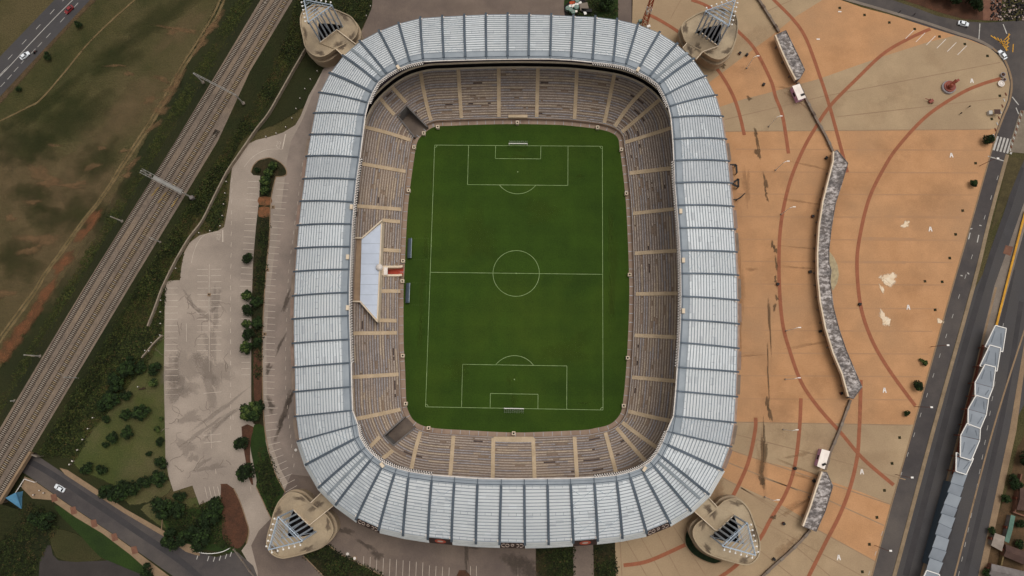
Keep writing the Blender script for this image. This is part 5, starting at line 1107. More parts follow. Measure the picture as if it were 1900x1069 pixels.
LAMPS = [(1385, 127, 'on the red arc beside the upper right tower'), (1426, 235, 'on the beige band left of the pink kiosk'), (1438.5, 316, 'between two red arcs level with the black frames'), (1449, 398, 'standing on the long red arc above the halfway line'), (1458, 614, 'standing on the long red arc below the halfway line'), (1457, 704, 'on plain orange paving above the straight red line'), (1453, 797, 'on the beige band beside the straight red line'), (1419, 922, 'beside the black oil streak near the lower right tower')]
for i, (px, py, lab) in enumerate(LAMPS):
    p = W(px, py); t = thing('street_lamp', 'tall white curved lamp post '+lab, 'lamp post', p, 'white lamp posts on the plaza')
    b = MB(); b.tube(p, (p[0], p[1], 9.2), .16, 6, r2=.11); b.build('pole', 'post', t)
    b = MB(); pv = (p[0], p[1], 9.2)
    for k in range(5):
        a = (k+1)/5*1.3; q = (p[0]+1.6*(1-math.cos(a)), p[1]+.1*k, 9.2+.8*math.sin(a)); b.tube(pv, q, .1, 5); pv = q
    b.build('arm', 'post', t); b = MB(); b.box((pv[0]+.4, pv[1], pv[2]), (1.0, .35, .18)); b.build('lamp_head', 'post', t)
    b = MB(); b.lathe((p[0], p[1], 0), [(.35, 0), (.35, .3), (.2, .4)], 8); b.build('base', 'wallgrey', t)
for i, (px, py, lab) in enumerate([(1758.5, 640.6, 'level with the two leafy bushes'), (1728, 755.6, 'level with the end of the outer red arc'), (1692, 886, 'level with the lower pink kiosk'), (1652, 1022, 'nearest the photo bottom'), (1851, 294, 'beside the zebra crossing stop line')]):
    p = W(px, py, 9); p = (p[0], p[1], 0); t = thing('boulevard_lamp', 'brown boulevard lamp post '+lab, 'lamp post', p, 'brown lamp posts along the boulevard')
    b = MB(); b.tube((p[0]-1.2, p[1], 0), (p[0]-.9, p[1], 8.9), .11, 6, r2=.07); b.build('pole', 'rust', t)
    b = MB(); b.tube((p[0]-.9, p[1], 8.9), (p[0], p[1], 9.0), .06, 5); b.build('arm', 'rust', t); b = MB(); b.box((p[0]+.1, p[1], 9), (.9, .6, .2)); b.build('lamp_head', 'post', t)
BINS = [(1507, 402, 'beside the curved shelter upper bend'), (1502, 505, 'beside the curved shelter middle'), (1521, 615, 'below the curved shelter middle'), (1560, 730, 'by the foot of the curved shelter'), (1474, 869, 'on the straight red paving line'), (1509, 892, 'left of the lower gate shelter'), (1453, 971, 'on the beige band below the orange wedge'), (1435, 1037, 'near the photo bottom edge'), (1532, 294, 'left of the curved shelter top'), (1372, 100, 'first of a pair beside the upper right tower'), (1385, 103, 'second of a pair beside the upper right tower'), (1416, 158, 'on the orange wedge near the tower'), (1442, 528, 'on the long red arc at the halfway line'), (1594, 565, 'beside the outer red arc')]
for i, (px, py, lab) in enumerate(BINS):
    p = W(px, py); t = thing('litter_bin', 'small dark square litter bin '+lab, 'bin', p, 'dark litter bins on the plaza'); b = MB(); b.box((p[0], p[1], .5), (.9, .9, 1.0), .1*i); b.build('body', 'black' if i % 3 else 'binred', t); b = MB(); b.box((p[0], p[1], 1.05), (1.0, 1.0, .1), .1*i); b.build('lid', 'black', t)
# black steel frames leaning out from under the east roof edge
def frame(lab, px, z=2.2, wd=.7):
    P = WL(px, z); t = thing('steel_frame', lab, 'frame', (P[0][0], P[0][1], 0), 'black steel frames beside the east roof edge')
    b = MB()
    for p, q in zip(P[:-1], P[1:]): b.beam(p, q, wd, .35)
    b.build('rail', 'black', t)
    for p in P: b = MB(); b.box((p[0], p[1], z/2), (.3, .3, z)); b.build('leg', 'black', t)
frame('black square steel frame, topmost of three under the east roof edge', [(1354, 306), (1366, 306), (1367, 321)])
frame('black triangular steel frame, middle of three under the east roof edge', [(1358, 341), (1370, 332), (1370, 347), (1358, 341)])
frame('curved black steel bar, lowest of three under the east roof edge', [(1358, 371), (1368, 370), (1376, 365), (1382, 359)], 2.2, .4)
# round sculpture
p = W(1759, 163); t = thing('monument', 'red-brown sculpture on a round plinth near the right road bend', 'monument', p)
b = MB(); b.lathe(p, [(2.75, 0), (2.75, .8), (2.5, .95), (2.3, .95)], 28); b.build('plinth', 'plinth', t)
b = MB(); b.lathe((p[0]+.1, p[1]+.1, .95), [(2.3, 0), (2.3, .35), (1.6, .4), (1.5, .8), (.4, .85)], 24); b.build('drum', 'bronze', t)
b = MB(); b.lathe((p[0]-.3, p[1]-.3, 1.7), [(.7, 0), (.9, .8), (.5, 1.6), (.3, 1.8)], 12); b.tube((p[0]+.2, p[1]+.4, 2.2), (p[0]+1.6, p[1]+1.6, 3.4), .6, 8, r2=.75); b.box((p[0]+1.9, p[1]+1.5, 3.2), (1.3, 1.0, .9), .6); b.build('figure', 'bronze', t)
p = W(1726, 189); t = thing('field_gun', 'small red-brown cannon-like sculpture pointing left on beige paving', 'sculpture', p)
b = MB(); b.box((p[0], p[1], .6), (1.8, 1.2, .7), .5); b.build('carriage', 'bronze', t); b = MB(); b.tube((p[0]-.5, p[1]+.1, 1.1), (p[0]-2.6, p[1]+.9, 1.3), .14, 8, r2=.1); b.build('barrel', 'bronze', t)
for s in (-1, 1): b = MB(); b.tube((p[0]+.1-s*.4, p[1]+s*.7, .5), (p[0]+.1-s*.45, p[1]+s*.85, .5), .5, 12); b.build('wheel', 'rust', t)
for px, py, r, h, lab in [(1859, 140, 1.0, .9, 'large round concrete planter at the end of the outer red arc'), (1861.5, 149, .8, .8, 'small round concrete planter between two bigger ones at the road bend'), (1856, 156.5, 1.3, .7, 'pale round planter with wide skirt at the road bend')]:
    p = W(px, py); t = thing('concrete_planter', lab, 'planter', p, 'round planters at the road bend'); b = MB(); b.lathe(p, [(r*.8, 0), (r, h), (r*.75, h), (r*.7, h-.2)], 18); b.build('bowl', 'plinth' if r < 1.2 else 'edge', t); b = MB(); b.lathe((p[0], p[1], h-.2), [(r*.7, 0), (r*.3, .25), (.05, .3)], 10); b.build('soil', 'soil' if r < 1.2 else 'edge', t)
p = W(1841, 211); t = thing('street_stall', 'street vendor stall with white box and brown awning near the zebra crossing', 'stall', p)
b = MB(); b.box((p[0]-1.4, p[1], .7), (1.4, 1.5, 1.4)); b.build('counter', 'white', t); b = MB(); b.box((p[0]+.7, p[1], 2.1), (2.4, 1.9, .12)); b.build('awning', 'browntin', t)
for sx in (-1, 1):
    for sy in (-1, 1): b = MB(); b.box((p[0]+.7+sx*1.1, p[1]+sy*.85, 1.05), (.08, .08, 2.1)); b.build('leg', 'rust', t)
PITS = [(1810, 303), (1786, 391), (1773, 435), (1762, 479), (1748, 523), (1735, 575), (1669, 812), (1655, 860), (1641, 910), (1627, 960), (1613, 1010), (1600, 1061), (1558, 15), (1604, 28), (1650, 42), (1697, 54), (1743, 68), (1790, 82), (1832, 104), (1855, 178), (1840, 221), (1716, 522)]
b = MB()
for px, py in PITS:
    p = W(px, py); b.box((p[0], p[1], .07), (1.0, 1.0, .1), .1)
struct('planting_pit_ground', b, 'garden')
# radio mast
p = W(1196, 44); t = thing('radio_mast', 'red and white lattice radio mast rising beside the upper plaza edge', 'mast', p); h = 24
b = MB(); b2 = MB(); cs = [(-1.1, -1.1), (1.1, -1.1), (1.1, 1.1), (-1.1, 1.1)]; ns = 8
for k in range(ns):
    f0, f1 = 1-.55*k/ns, 1-.55*(k+1)/ns; bb = b2 if k in (3, 7) else b
    for i in range(4):
        a, c = cs[i], cs[(i+1) % 4]; z0, z1 = h*k/ns, h*(k+1)/ns
        bb.tube((p[0]+a[0]*f0, p[1]+a[1]*f0, z0), (p[0]+a[0]*f1, p[1]+a[1]*f1, z1), .13, 5); bb.tube((p[0]+a[0]*f0, p[1]+a[1]*f0, z0), (p[0]+c[0]*f1, p[1]+c[1]*f1, z1), .09, 4); bb.tube((p[0]+c[0]*f0, p[1]+c[1]*f0, z0), (p[0]+a[0]*f1, p[1]+a[1]*f1, z1), .09, 4)
b.build('red_section', 'mastred', t); b2.build('white_section', 'post', t)
for k in range(3): b = MB(); a = k*2.1; b.box((p[0]+1.1*math.cos(a), p[1]+1.1*math.sin(a), 10), (.4, .4, 2.2), a); b.build('antenna', 'post', t)
for k, (dx, dy) in enumerate([(-1.9, .6), (1.4, -1.9)]): b = MB(); b.box((p[0]+dx, p[1]+dy, .8), (1.4, 1.0, 1.6), .3); b.build('equipment_cabinet', 'post' if k else 'tank', t)
# storage corner under the top edge
b = MB(); b.poly(WL([(1046, 12), (1062, -2), (1080, -20), (1096, -10), (1094, 20), (1092, 30), (1048, 30)]), z=.07); struct('storage_yard_ground', b, 'dark')
for i, (px, py, r, h, lab) in enumerate([(1053, 19, .95, 1.7, 'leftmost of the heap by the wall'), (1059, 22, .9, 1.7, 'second along the roof edge'), (1063, 25, .9, 1.5, 'closest to the stadium roof'), (1069, 17, 1.0, 1.8, 'middle of the heap'), (1070.5, 4.5, .95, 1.8, 'upper one beside the lawn'), (1063, 1, 1.0, 1.6, 'at the photo top edge')]):
    p = W(px, py); t = thing('storage_drum', 'pale green round storage drum '+lab, 'drum', p, 'green drums in the storage corner'); b = MB(); b.lathe(p, [(r, 0), (r*1.03, h*.5), (r, h), (r*.8, h+.12)], 14); b.build('body', 'tank', t); b = MB(); b.lathe((p[0], p[1], h+.12), [(r*.35, 0), (r*.3, .12)], 10); b.build('lid', 'plinth', t)
for i, (px, py, sx, sy, r, m, lab) in enumerate([(1058, 14, 1.2, 1.0, .2, 'post', 'white crate among the green drums'), (1063.5, 13.5, 1.6, 1.0, .5, 'cream', 'cream crate with reddish side among the green drums'), (1070, 10.5, 1.4, .9, -.2, 'post', 'white crate above the middle green drum'), (1076, 8, 1.2, .9, .5, 'post', 'white crate nearest the green lawn'), (1067, 24, 1.7, .8, .1, 'cream', 'long cream crate against the roof edge'), (1085, 26, 1.0, 1.8, .3, 'post', 'white cabinet at the end of the heap'), (1088, 22, 4.2, 1.4, -.05, 'black', 'long black skip behind the white cabinet'), (1083, 15, 3.4, 3.0, .2, 'slab', 'brown-grey pallet stack beside the lawn'), (1062, 7.5, 2.4, 1.2, .3, 'mastred', 'red crate behind the white ones')]):
    p = W(px, py); t = thing('crate', lab, 'crate', p, 'crates in the storage corner'); b = MB(); b.box((p[0], p[1], .6), (sx, sy, 1.2), r); b.build('body', m, t); b = MB(); b.box((p[0], p[1], 1.24), (sx*1.04, sy*1.04, .08), r); b.build('lid', m, t)
# BRT station
t = thing('bus_station', 'long grey bus station canopy with white-edged angular roof panels on the median', 'station', W(1800, 840))
def tq(pts): return tl((1770, 560), 3.146, pts)
for i, (q, z0, z1) in enumerate([(tq([(240, 138), (304, 155), (283, 292), (180, 262)]), 6.2, 4.9), (tq([(208, 252), (272, 270), (250, 405), (150, 375)]), 6.2, 4.9), (tq([(180, 365), (242, 382), (226, 500), (122, 472)]), 6.2, 5.2), (tq([(122, 474), (226, 502), (200, 567), (122, 550)]), 5.2, 6.0), (tq([(128, 545), (201, 568), (188, 655), (82, 625)]), 6.3, 5.2), (tq([(82, 627), (188, 657), (153, 740), (80, 718)]), 5.2, 6.0), (tq([(75, 710), (153, 740), (149, 805), (38, 780)]), 6.3, 5.2), (tq([(38, 782), (149, 808), (100, 925), (35, 905)]), 5.2, 6.0), (tq([(12, 880), (112, 915), (70, 1008), (10, 990)]), 5.0, 5.8), ([(1719, 1058), (1743, 1066), (1738, 1110), (1700, 1100)], 5.8, 5.0)]):
    P = [W(*q[0], z0), W(*q[1], z0), W(*q[2], z1), W(*q[3], z1)]
    b = MB(); b.add(P+[(p[0], p[1], p[2]-.15) for p in P], [(3, 2, 1, 0), (4, 5, 6, 7), (0, 1, 5, 4), (1, 2, 6, 5), (2, 3, 7, 6), (3, 0, 4, 7)]); o = b.build('angular_roof', 'busgrey', t)
    b = MB(); n = 4
    for k in range(4):
        if i in (3, 5, 7) and k == 0 or i in (2, 4, 6) and k == 2: continue
        b.beam(np.array(P[k])+[0, 0, .08], np.array(P[(k+1) % 4])+[0, 0, .08], .3, .3)
    b.build('white_edge', 'post', o)
    b = MB(); A_, B_, C_, D_ = [np.array(p) for p in P]
    for f in (.22, .78): b.beam(A_+(B_-A_)*f+(D_-A_)*.25+[0, 0, .03], D_+(C_-D_)*f-(D_-A_)*.25+[0, 0, .03], .3, .08)
    b.build('roof_ribs', 'busdark', o)
    if i < 9:
        b = MB(); b.beam(D_+[-.7, .2, -.3], C_+[.5, 0, -.3] if i in (2, 4, 6) else D_+(C_-D_)*.2, .3, .25); b.build('cross_beam', 'rust', t)
        for f in (.1, .9): p_ = D_+(C_-D_)*f; b = MB(); b.tube((p_[0], p_[1], 0), (p_[0], p_[1], z1-.2), .18, 6); b.build('column', 'rust', t)
SL = [((1390, 287), (1482, 318)), ((1365, 385), (1456, 415)), ((1345, 455), (1437, 490)), ((1315, 540), (1411, 575)), ((1295, 610), (1392, 640)), ((1275, 680), (1370, 725)), ((1255, 765), (1347, 800)), ((1230, 860), (1331, 890)), ((1205, 935), (1303, 970)), ((1180, 1050), (1275, 1062))]
for k in range(9):
    q = [SL[k][0], SL[k][1], SL[k+1][1], SL[k+1][0]]; P = WL(tl((1420, 799), 3.958, q), 4.6); z0, z1 = (4.9, 4.2) if k % 2 == 0 else (4.6, 3.95)
    P = [(p[0], p[1], z0 if i < 2 else z1) for i, p in enumerate(P)]; b = MB(); b.add(P+[(p[0], p[1], p[2]-.2) for p in P], [(3, 2, 1, 0), (4, 5, 6, 7), (0, 1, 5, 4), (1, 2, 6, 5), (2, 3, 7, 6), (3, 0, 4, 7)]); o = b.build('flat_roof', 'busgrey' if k % 2 else mat('pale canopy sheet', (142, 147, 152), (132, 137, 143), .2, rough=.5), t); b = MB(); b.beam(np.array(P[3])+[0, 0, .03], np.array(P[2])+[0, 0, .03], .35, .1); b.build('seam', 'girder', o)
P = WL([(1764, 885), (1790, 893), (1741, 1062), (1718, 1056)], 4); c = np.mean(P, 0); b = MB(); b.prism([tuple(c+(np.array(p)-c)*.9) for p in P], 0, 3.9); b.build('hall', 'dug', t)
b = MB(); b.wallstrip(WL([(1826, 640), (1810, 705), (1795, 760), (1780, 830), (1770, 880)], .9), .6, 0, .9); b.build('platform_edge', 'rust', t)
P = WL([(1903, 392), (1885, 462), (1867, 533), (1849, 605)], .8); t = thing('guard_rail', 'long yellow guard rail along the grey bus platform', 'guard rail', P[1][:2]+(0,))
b = MB(); b.wallstrip(P, .75, .55, .8); b.build('top_rail', 'yellow', t); b = MB()
for k in range(24): q = np.array(P[0])+(np.array(P[3])-np.array(P[0]))*k/23; b.box((q[0], q[1], .3), (.2, .2, .6))
b.build('uprights', 'yellow', t)
# ================================================================ FENCES, BOLLARDS
def fence(label, px, h=1.8, wd=.28, post=5, m='fencec'):
    P = line(px, h, 3); c = P[len(P)//2]; t = thing('boundary_fence', label, 'fence', (c[0], c[1], 0)); b = MB(); b.wallstrip(P, wd, 0, h); b.build('panel', m, t); acc = 0
    for p, q in zip(P[:-1], P[1:]):
        acc += math.hypot(q[0]-p[0], q[1]-p[1])
        if acc > post: acc = 0; b = MB(); b.box((p[0], p[1], h/2+.1), (.45, .45, h+.2), .5); b.build('fence_post', m, t)
fence('pale concrete panel fence winding through the scrub beside the parking lot', [(566, 90), (545, 126), (520, 170), (497, 210), (475, 238), (455, 267), (437, 293), (419, 320), (396, 365), (374, 409), (351, 439), (335, 465), (321, 490), (300, 533), (288, 566), (273, 605)], 1.9, .5)
fence('broken low concrete fence ending in the dark shrubs left of the lawn', [(300, 622), (288, 633), (275, 648), (262, 664)], 1.4, .4)
BOL = [((455, 530), 0), ((405, 590), 0), ((365, 660), 0), ((330, 730), 0), ((300, 805), 0), ((270, 875), 0), ((225, 940), 0), ((155, 985), 0), ((80, 1010), 0), ((845, 55), 0), ((815, 125), 0)]
BP = [(475+x/3.958, y/3.958) for (x, y), _ in BOL]+[(x/3.958, 265+y/3.958) for x, y in [(1670, 290), (1660, 375), (1650, 455), (1640, 540), (1625, 615), (1550, 650), (1470, 665), (1300, 925)]]+[(x/3.958, 530+y/3.958) for x, y in [(1195, 30), (1190, 110), (1188, 195), (1188, 280), (1185, 365), (1122, 420), (1075, 478), (1104, 480)]]+[(130+x/4.11, 640+y/4.11) for x, y in [(185, 555), (148, 638), (107, 720), (67, 800), (28, 882), (8, 912), (528, 320), (265, 390)]]+[(x/3.958, 799+y/3.958) for x, y in [(523, 245), (545, 225), (583, 140), (618, 65), (303, 437), (333, 456), (258, 470)]]
proto = None
for i, (px, py) in enumerate(BP):
    p = W(px, py)
    if proto is None:
        proto = thing('boundary_post', 'small white-topped boundary post in a line along the scrub edge', 'post', p, 'white-topped posts along the scrub and lawn edge'); b = MB(); b.lathe(p, [(.2, 0), (.2, 1.1)], 8); b.build('shaft', 'slab', proto); b = MB(); b.lathe((p[0], p[1], 1.1), [(.2, 0), (.2, .2), (.1, .3)], 8); b.build('cap', 'edge', proto)
    else: copy_thing(proto, p)
# ================================================================ VEHICLES
def car(px, py, fx, fy, paint, label, kind='car'):
    """px,py centre of the roof; fx,fy a pixel in front of it"""
    p = W(px, py, .8); f = W(fx, fy, .8); a = math.atan2(f[1]-p[1], f[0]-p[0]); p = (p[0], p[1], 0); ca, sa = math.cos(a), math.sin(a)
    T = lambda x, y, z: (p[0]+x*ca-y*sa, p[1]+x*sa+y*ca, z+.04)
    t = thing('parked_car' if 'parked' in label else 'car', label, 'car', p)
    ln = 2.2
    sec = [(-ln, .5, .72, .70), (-ln+.12, .28, .92, .82), (-1.2, .25, .98, .88), (0, .25, .90, .90), (.9, .25, .88, .9), (1.7, .26, .78, .86), (ln-.1, .3, .66, .78), (ln, .45, .58, .66)]
    b = MB(); vs = []
    for x, z0, z1, hw in sec: vs += [T(x, -hw, z0), T(x, -hw-.02, (z0+z1)/2), T(x, -hw+.1, z1), T(x, hw-.1, z1), T(x, hw+.02, (z0+z1)/2), T(x, hw, z0)]
    fs = [(6*i+k, 6*i+(k+1) % 6, 6*i+6+(k+1) % 6, 6*i+6+k) for i in range(len(sec)-1) for k in range(6)]+[tuple(range(6))[::-1], tuple(range(6*len(sec)-6, 6*len(sec)))]
    b.add(vs, fs); b.build('body', paint, t, smooth=False)
    lo = [(-1.75, -.78), (1.0, -.78), (1.0, .78), (-1.75, .78)]; hi = [(-1.15, -.6), (.25, -.6), (.25, .6), (-1.15, .6)]
    b = MB(); b.add([T(x, y, .86) for x, y in lo]+[T(x, y, 1.38) for x, y in hi], [(0, 1, 5, 4), (1, 2, 6, 5), (2, 3, 7, 6), (3, 0, 4, 7), (4, 5, 6, 7)]); b.build('windows', 'glass', t)
    b = MB(); b.add([T(x*1.02, y*1.04, z) for z in (1.375, 1.45) for x, y in hi], [(0, 1, 2, 3), (4, 5, 6, 7), (0, 1, 5, 4), (1, 2, 6, 5), (2, 3, 7, 6), (3, 0, 4, 7)])
    for y in (-1, 1):
        for u, v in (((.25, .6), (1.0, .78)), ((-1.15, .6), (-1.75, .78))): b.beam(T(u[0], y*u[1], 1.39), T(v[0], y*v[1], .88), .1, .08)
        b.beam(T(-.4, y*.62, 1.38), T(-.4, y*.79, .88), .1, .06)
    b.build('roof', paint, t)
    for x in (-1.35, 1.35):
        for y in (-1, 1): b = MB(); b.tube(T(x, y*.72, .3), T(x, y*.93, .3), .32, 12); b.build('wheel', 'tyre', t)
    for y in (-1, 1): b = MB(); b.box(T(ln-.02, y*.6, .55), (.08, .35, .15), a); b.build('headlight', 'post', t); b = MB(); b.box(T(-ln+.02, y*.62, .72), (.08, .3, .14), a); b.build('tail_light', 'binred', t); b = MB(); b.box(T(.8, y*1.0, .92), (.16, .2, .13), a); b.build('mirror', paint, t)
car(45.5, 103, 53, 97, 'carwhite', 'white hatchback driving along the highway next to a motorcycle')
car(127.5, 17.5, 119.5, 25, 'carred', 'dark red car driving on the highway near the photo top edge')
car(110.5, 906, 101, 901, 'carwhite', 'white saloon heading for the dark railway underpass')
car(1788, 43.5, 1797, 45.5, 'carwhite', 'white car beside a walker on the road below the dark trees')
car(1860.5, 101.5, 1855, 94, 'carwhite', 'white saloon turning at the junction beside the yellow chevrons')
# ================================================================ PEOPLE
def figure(pose='walk'):
    """one continuous body grown with a skin modifier, root at the pelvis, facing +x"""
    V = [(0, 0, .95), (0, 0, 1.15), (0, 0, 1.42), (.01, 0, 1.52), (.03, 0, 1.64), (.05, 0, 1.74)]; R_ = [.14, .13, .15, .055, .09, .075]; E_ = [(0, 1), (1, 2), (2, 3), (3, 4), (4, 5)]
    def chain(root, pts):
        k = root
        for (v, r) in pts: V.append(v); R_.append(r); E_.append((k, len(V)-1)); k = len(V)-1
    sit = pose == 'ride'
    for s in (-1, 1):
        sw = .22*s
        if sit: chain(0, [((.05, s*.13, .93), .1), ((.42, s*.2, .8), .075), ((.3, s*.2, .38), .055), ((.45, s*.2, .36), .05)]); chain(2, [((.02, s*.2, 1.4), .07), ((.22, s*.26, 1.18), .05), ((.5, s*.26, 1.12), .04), ((.58, s*.25, 1.1), .035)])
        else: chain(0, [((0, s*.1, .9), .1), ((.03+sw*.6, s*.11, .5), .07), ((-.02+sw, s*.11, .1), .05), ((.13+sw, s*.12, .05), .045)]); chain(2, [((0, s*.2, 1.4), .065), ((-.02-sw*.4, s*.25, 1.14), .05), ((.06-sw*.9, s*.26, .9), .04), ((.08-sw, s*.26, .8), .035)])
    me = bpy.data.meshes.new('body'); me.from_pydata(V, E_, []); o = bpy.data.objects.new('body', me); C.objects.link(o)
    m_ = o.modifiers.new('skin', 'SKIN')
    for i, sv in enumerate(me.skin_vertices[0].data): sv.radius = (R_[i], R_[i]*(1.3 if i in (1, 2) else 1)); sv.use_root = i == 0
    o.modifiers.new('sub', 'SUBSURF').levels = 1
    bpy.context.view_layer.update(); em = bpy.data.meshes.new_from_object(o.evaluated_get(bpy.context.evaluated_depsgraph_get())); bpy.data.objects.remove(o)
    em.materials.clear(); em.materials.append(M['cloth']); em.materials.append(M['skin'])
    for p_ in em.polygons:
        c = p_.center; p_.material_index = 1 if c.z > 1.5 or (abs(c.y) > .22 and c.z < 1.0 and c.z > .6) else 0
    return em
bodies = {k: figure(k) for k in ('walk', 'ride')}
def person(px, py, rz, label, pose='walk', z=0.05):
    p = W(px, py); t = thing('person', label, 'person', (p[0], p[1], z)); t.rotation_euler = (0, 0, rz)
    o = bpy.data.objects.new('body', bodies[pose]); C.objects.link(o); o.parent = t
    b = MB(); b.lathe((.04, 0, 1.68), [(.1, 0), (.115, .06), (.09, .12), (.03, .16)], 10); me = b.build('hair', 'hair'); me.parent = t; me.location = (0, 0, 0)
    b = MB(); b.tube((.14, 0, 1.66), (.17, 0, 1.64), .02, 5); f = b.build('face', 'skin'); f.parent = t; f.location = (0, 0, 0)
    return t
person(1667.5, 24, 2.8, 'person in dark clothes walking on the top road, left of another walker')
person(1694.5, 29, 2.6, 'person in dark clothes walking on the top road between a walker and the car')
person(1791.5, 53, -1.2, 'person in dark clothes standing on the road beside the white car')
person(1796, 199.5, .8, 'person in black walking on the beige paving below the round monument')
person(1780.5, 212, 3.5, 'person in dark blue walking on beige paving left of the vendor stall')
p = W(67, 98); a = math.atan2(W(75, 90)[1]-p[1], W(75, 90)[0]-p[0]); t = thing('motorcycle', 'dark motorcycle on the highway beside the white hatchback', 'motorcycle', (p[0], p[1], .05)); ca, sa = math.cos(a), math.sin(a)
Tm = lambda x, y, z: (p[0]+x*ca-y*sa, p[1]+x*sa+y*ca, z+.05)
for x in (-.7, .7): b = MB(); b.tube(Tm(x, -.06, .32), Tm(x, .06, .32), .32, 12); b.build('wheel', 'tyre', t)
b = MB(); b.beam(Tm(-.7, 0, .4), Tm(.45, 0, .75), .22, .25); b.beam(Tm(.7, 0, .3), Tm(.45, 0, .95), .12, .1); b.build('frame', 'black', t)
b = MB(); b.beam(Tm(-.8, 0, .82), Tm(-.05, 0, .8), .28, .12); b.build('seat', 'tyre', t); b = MB(); b.beam(Tm(0, 0, .85), Tm(.4, 0, .95), .3, .22); b.build('fuel_tank', 'binred', t); b = MB(); b.tube(Tm(.45, -.36, 1.05), Tm(.45, .36, 1.05), .03, 5); b.build('handlebar', 'black', t)
q = Tm(-.25, 0, 0); r_ = person(67, 98, a, 'motorcycle rider in dark clothes beside the white hatchback', 'ride'); r_.location = (q[0], q[1], .0)
# ================================================================ TREES AND SHRUBS
def crown_mesh(seed, n=1100, flat_=.75, leaf=.15, mats=('leaf_a', 'leaf_b', 'leaf_c', 'leaf_d'), clumps=22):
    r = random.Random(seed); b = MB(); cl = []
    for k in range(clumps):
        u = r.uniform(-.25, 1); th = r.uniform(0, 6.283); rr = math.sqrt(max(0, 1-u*u))*r.uniform(.45, .82); cl.append(((rr*math.cos(th), rr*math.sin(th), .1+u*flat_*.72), r.uniform(.24, .42), r.choice((0, 0, 1, 1, 2, 3))))
    cl.append(((0, 0, .2), .6, 3))
    for k in range(n):
        c, cr_, mi = cl[k % len(cl)]; d = Vector((r.gauss(0, 1), r.gauss(0, 1), r.gauss(.3, 1))).normalized(); p_ = Vector(c)+d*cr_*r.uniform(.6, 1.05)
        nn = (d+Vector((r.gauss(0, .5), r.gauss(0, .5), r.gauss(.3, .5)))).normalized(); a_ = nn.orthogonal().normalized(); a_.rotate(Matrix.Rotation(r.uniform(0, 6.28), 3, nn)); c_ = nn.cross(a_); s = leaf*r.uniform(.6, 1.25)
        b.add([p_-a_*s, p_+c_*s*.6, p_+a_*s, p_-c_*s*.6], [(0, 1, 2, 3)], mi if r.random() < .75 else r.randint(0, 3))
    return b, mats
def proto_tree(name, seed, mats, **kw):
    t = thing(name, 'x', 'tree', (0, 0, 0)); b, ms = crown_mesh(seed, mats=mats, **kw)
    b.v = [(x, y, z+.75) for x, y, z in b.v]; cr_ = b.build('crown', list(ms), t)
    b = MB(); b.tube((0, 0, 0), (.03, .02, .8), .09, 7, r2=.06)
    for k in range(5): a = k*1.26; b.tube((.02, .01, .45+.05*k), (.5*math.cos(a), .5*math.sin(a), .95), .04, 5, r2=.015)
    b.build('trunk', 'trunk', t); return t
KIND = {'r': proto_tree('round_tree', 1, ('leaf_b', 'leaf_d', 'leaf_a', 'leaf_d'), clumps=34, n=1300, leaf=.13), 'b': proto_tree('leafy_tree', 2, ('leaf_a', 'leaf_b', 'leaf_c', 'leaf_b'), leaf=.17), 'd': proto_tree('dark_tree', 3, ('leaf_d', 'leaf_b', 'leaf_a', 'leaf_b'), clumps=15, n=1000, leaf=.14), 'l': proto_tree('pale_shrub', 4, ('leaf_c', 'leaf_a', 'leaf_c', 'leaf_b'), n=500, clumps=14, leaf=.2), 'e': proto_tree('dark_tree', 5, ('leaf_b', 'leaf_a', 'leaf_d', 'leaf_d'), n=1300, clumps=16, leaf=.14)}
used = set()
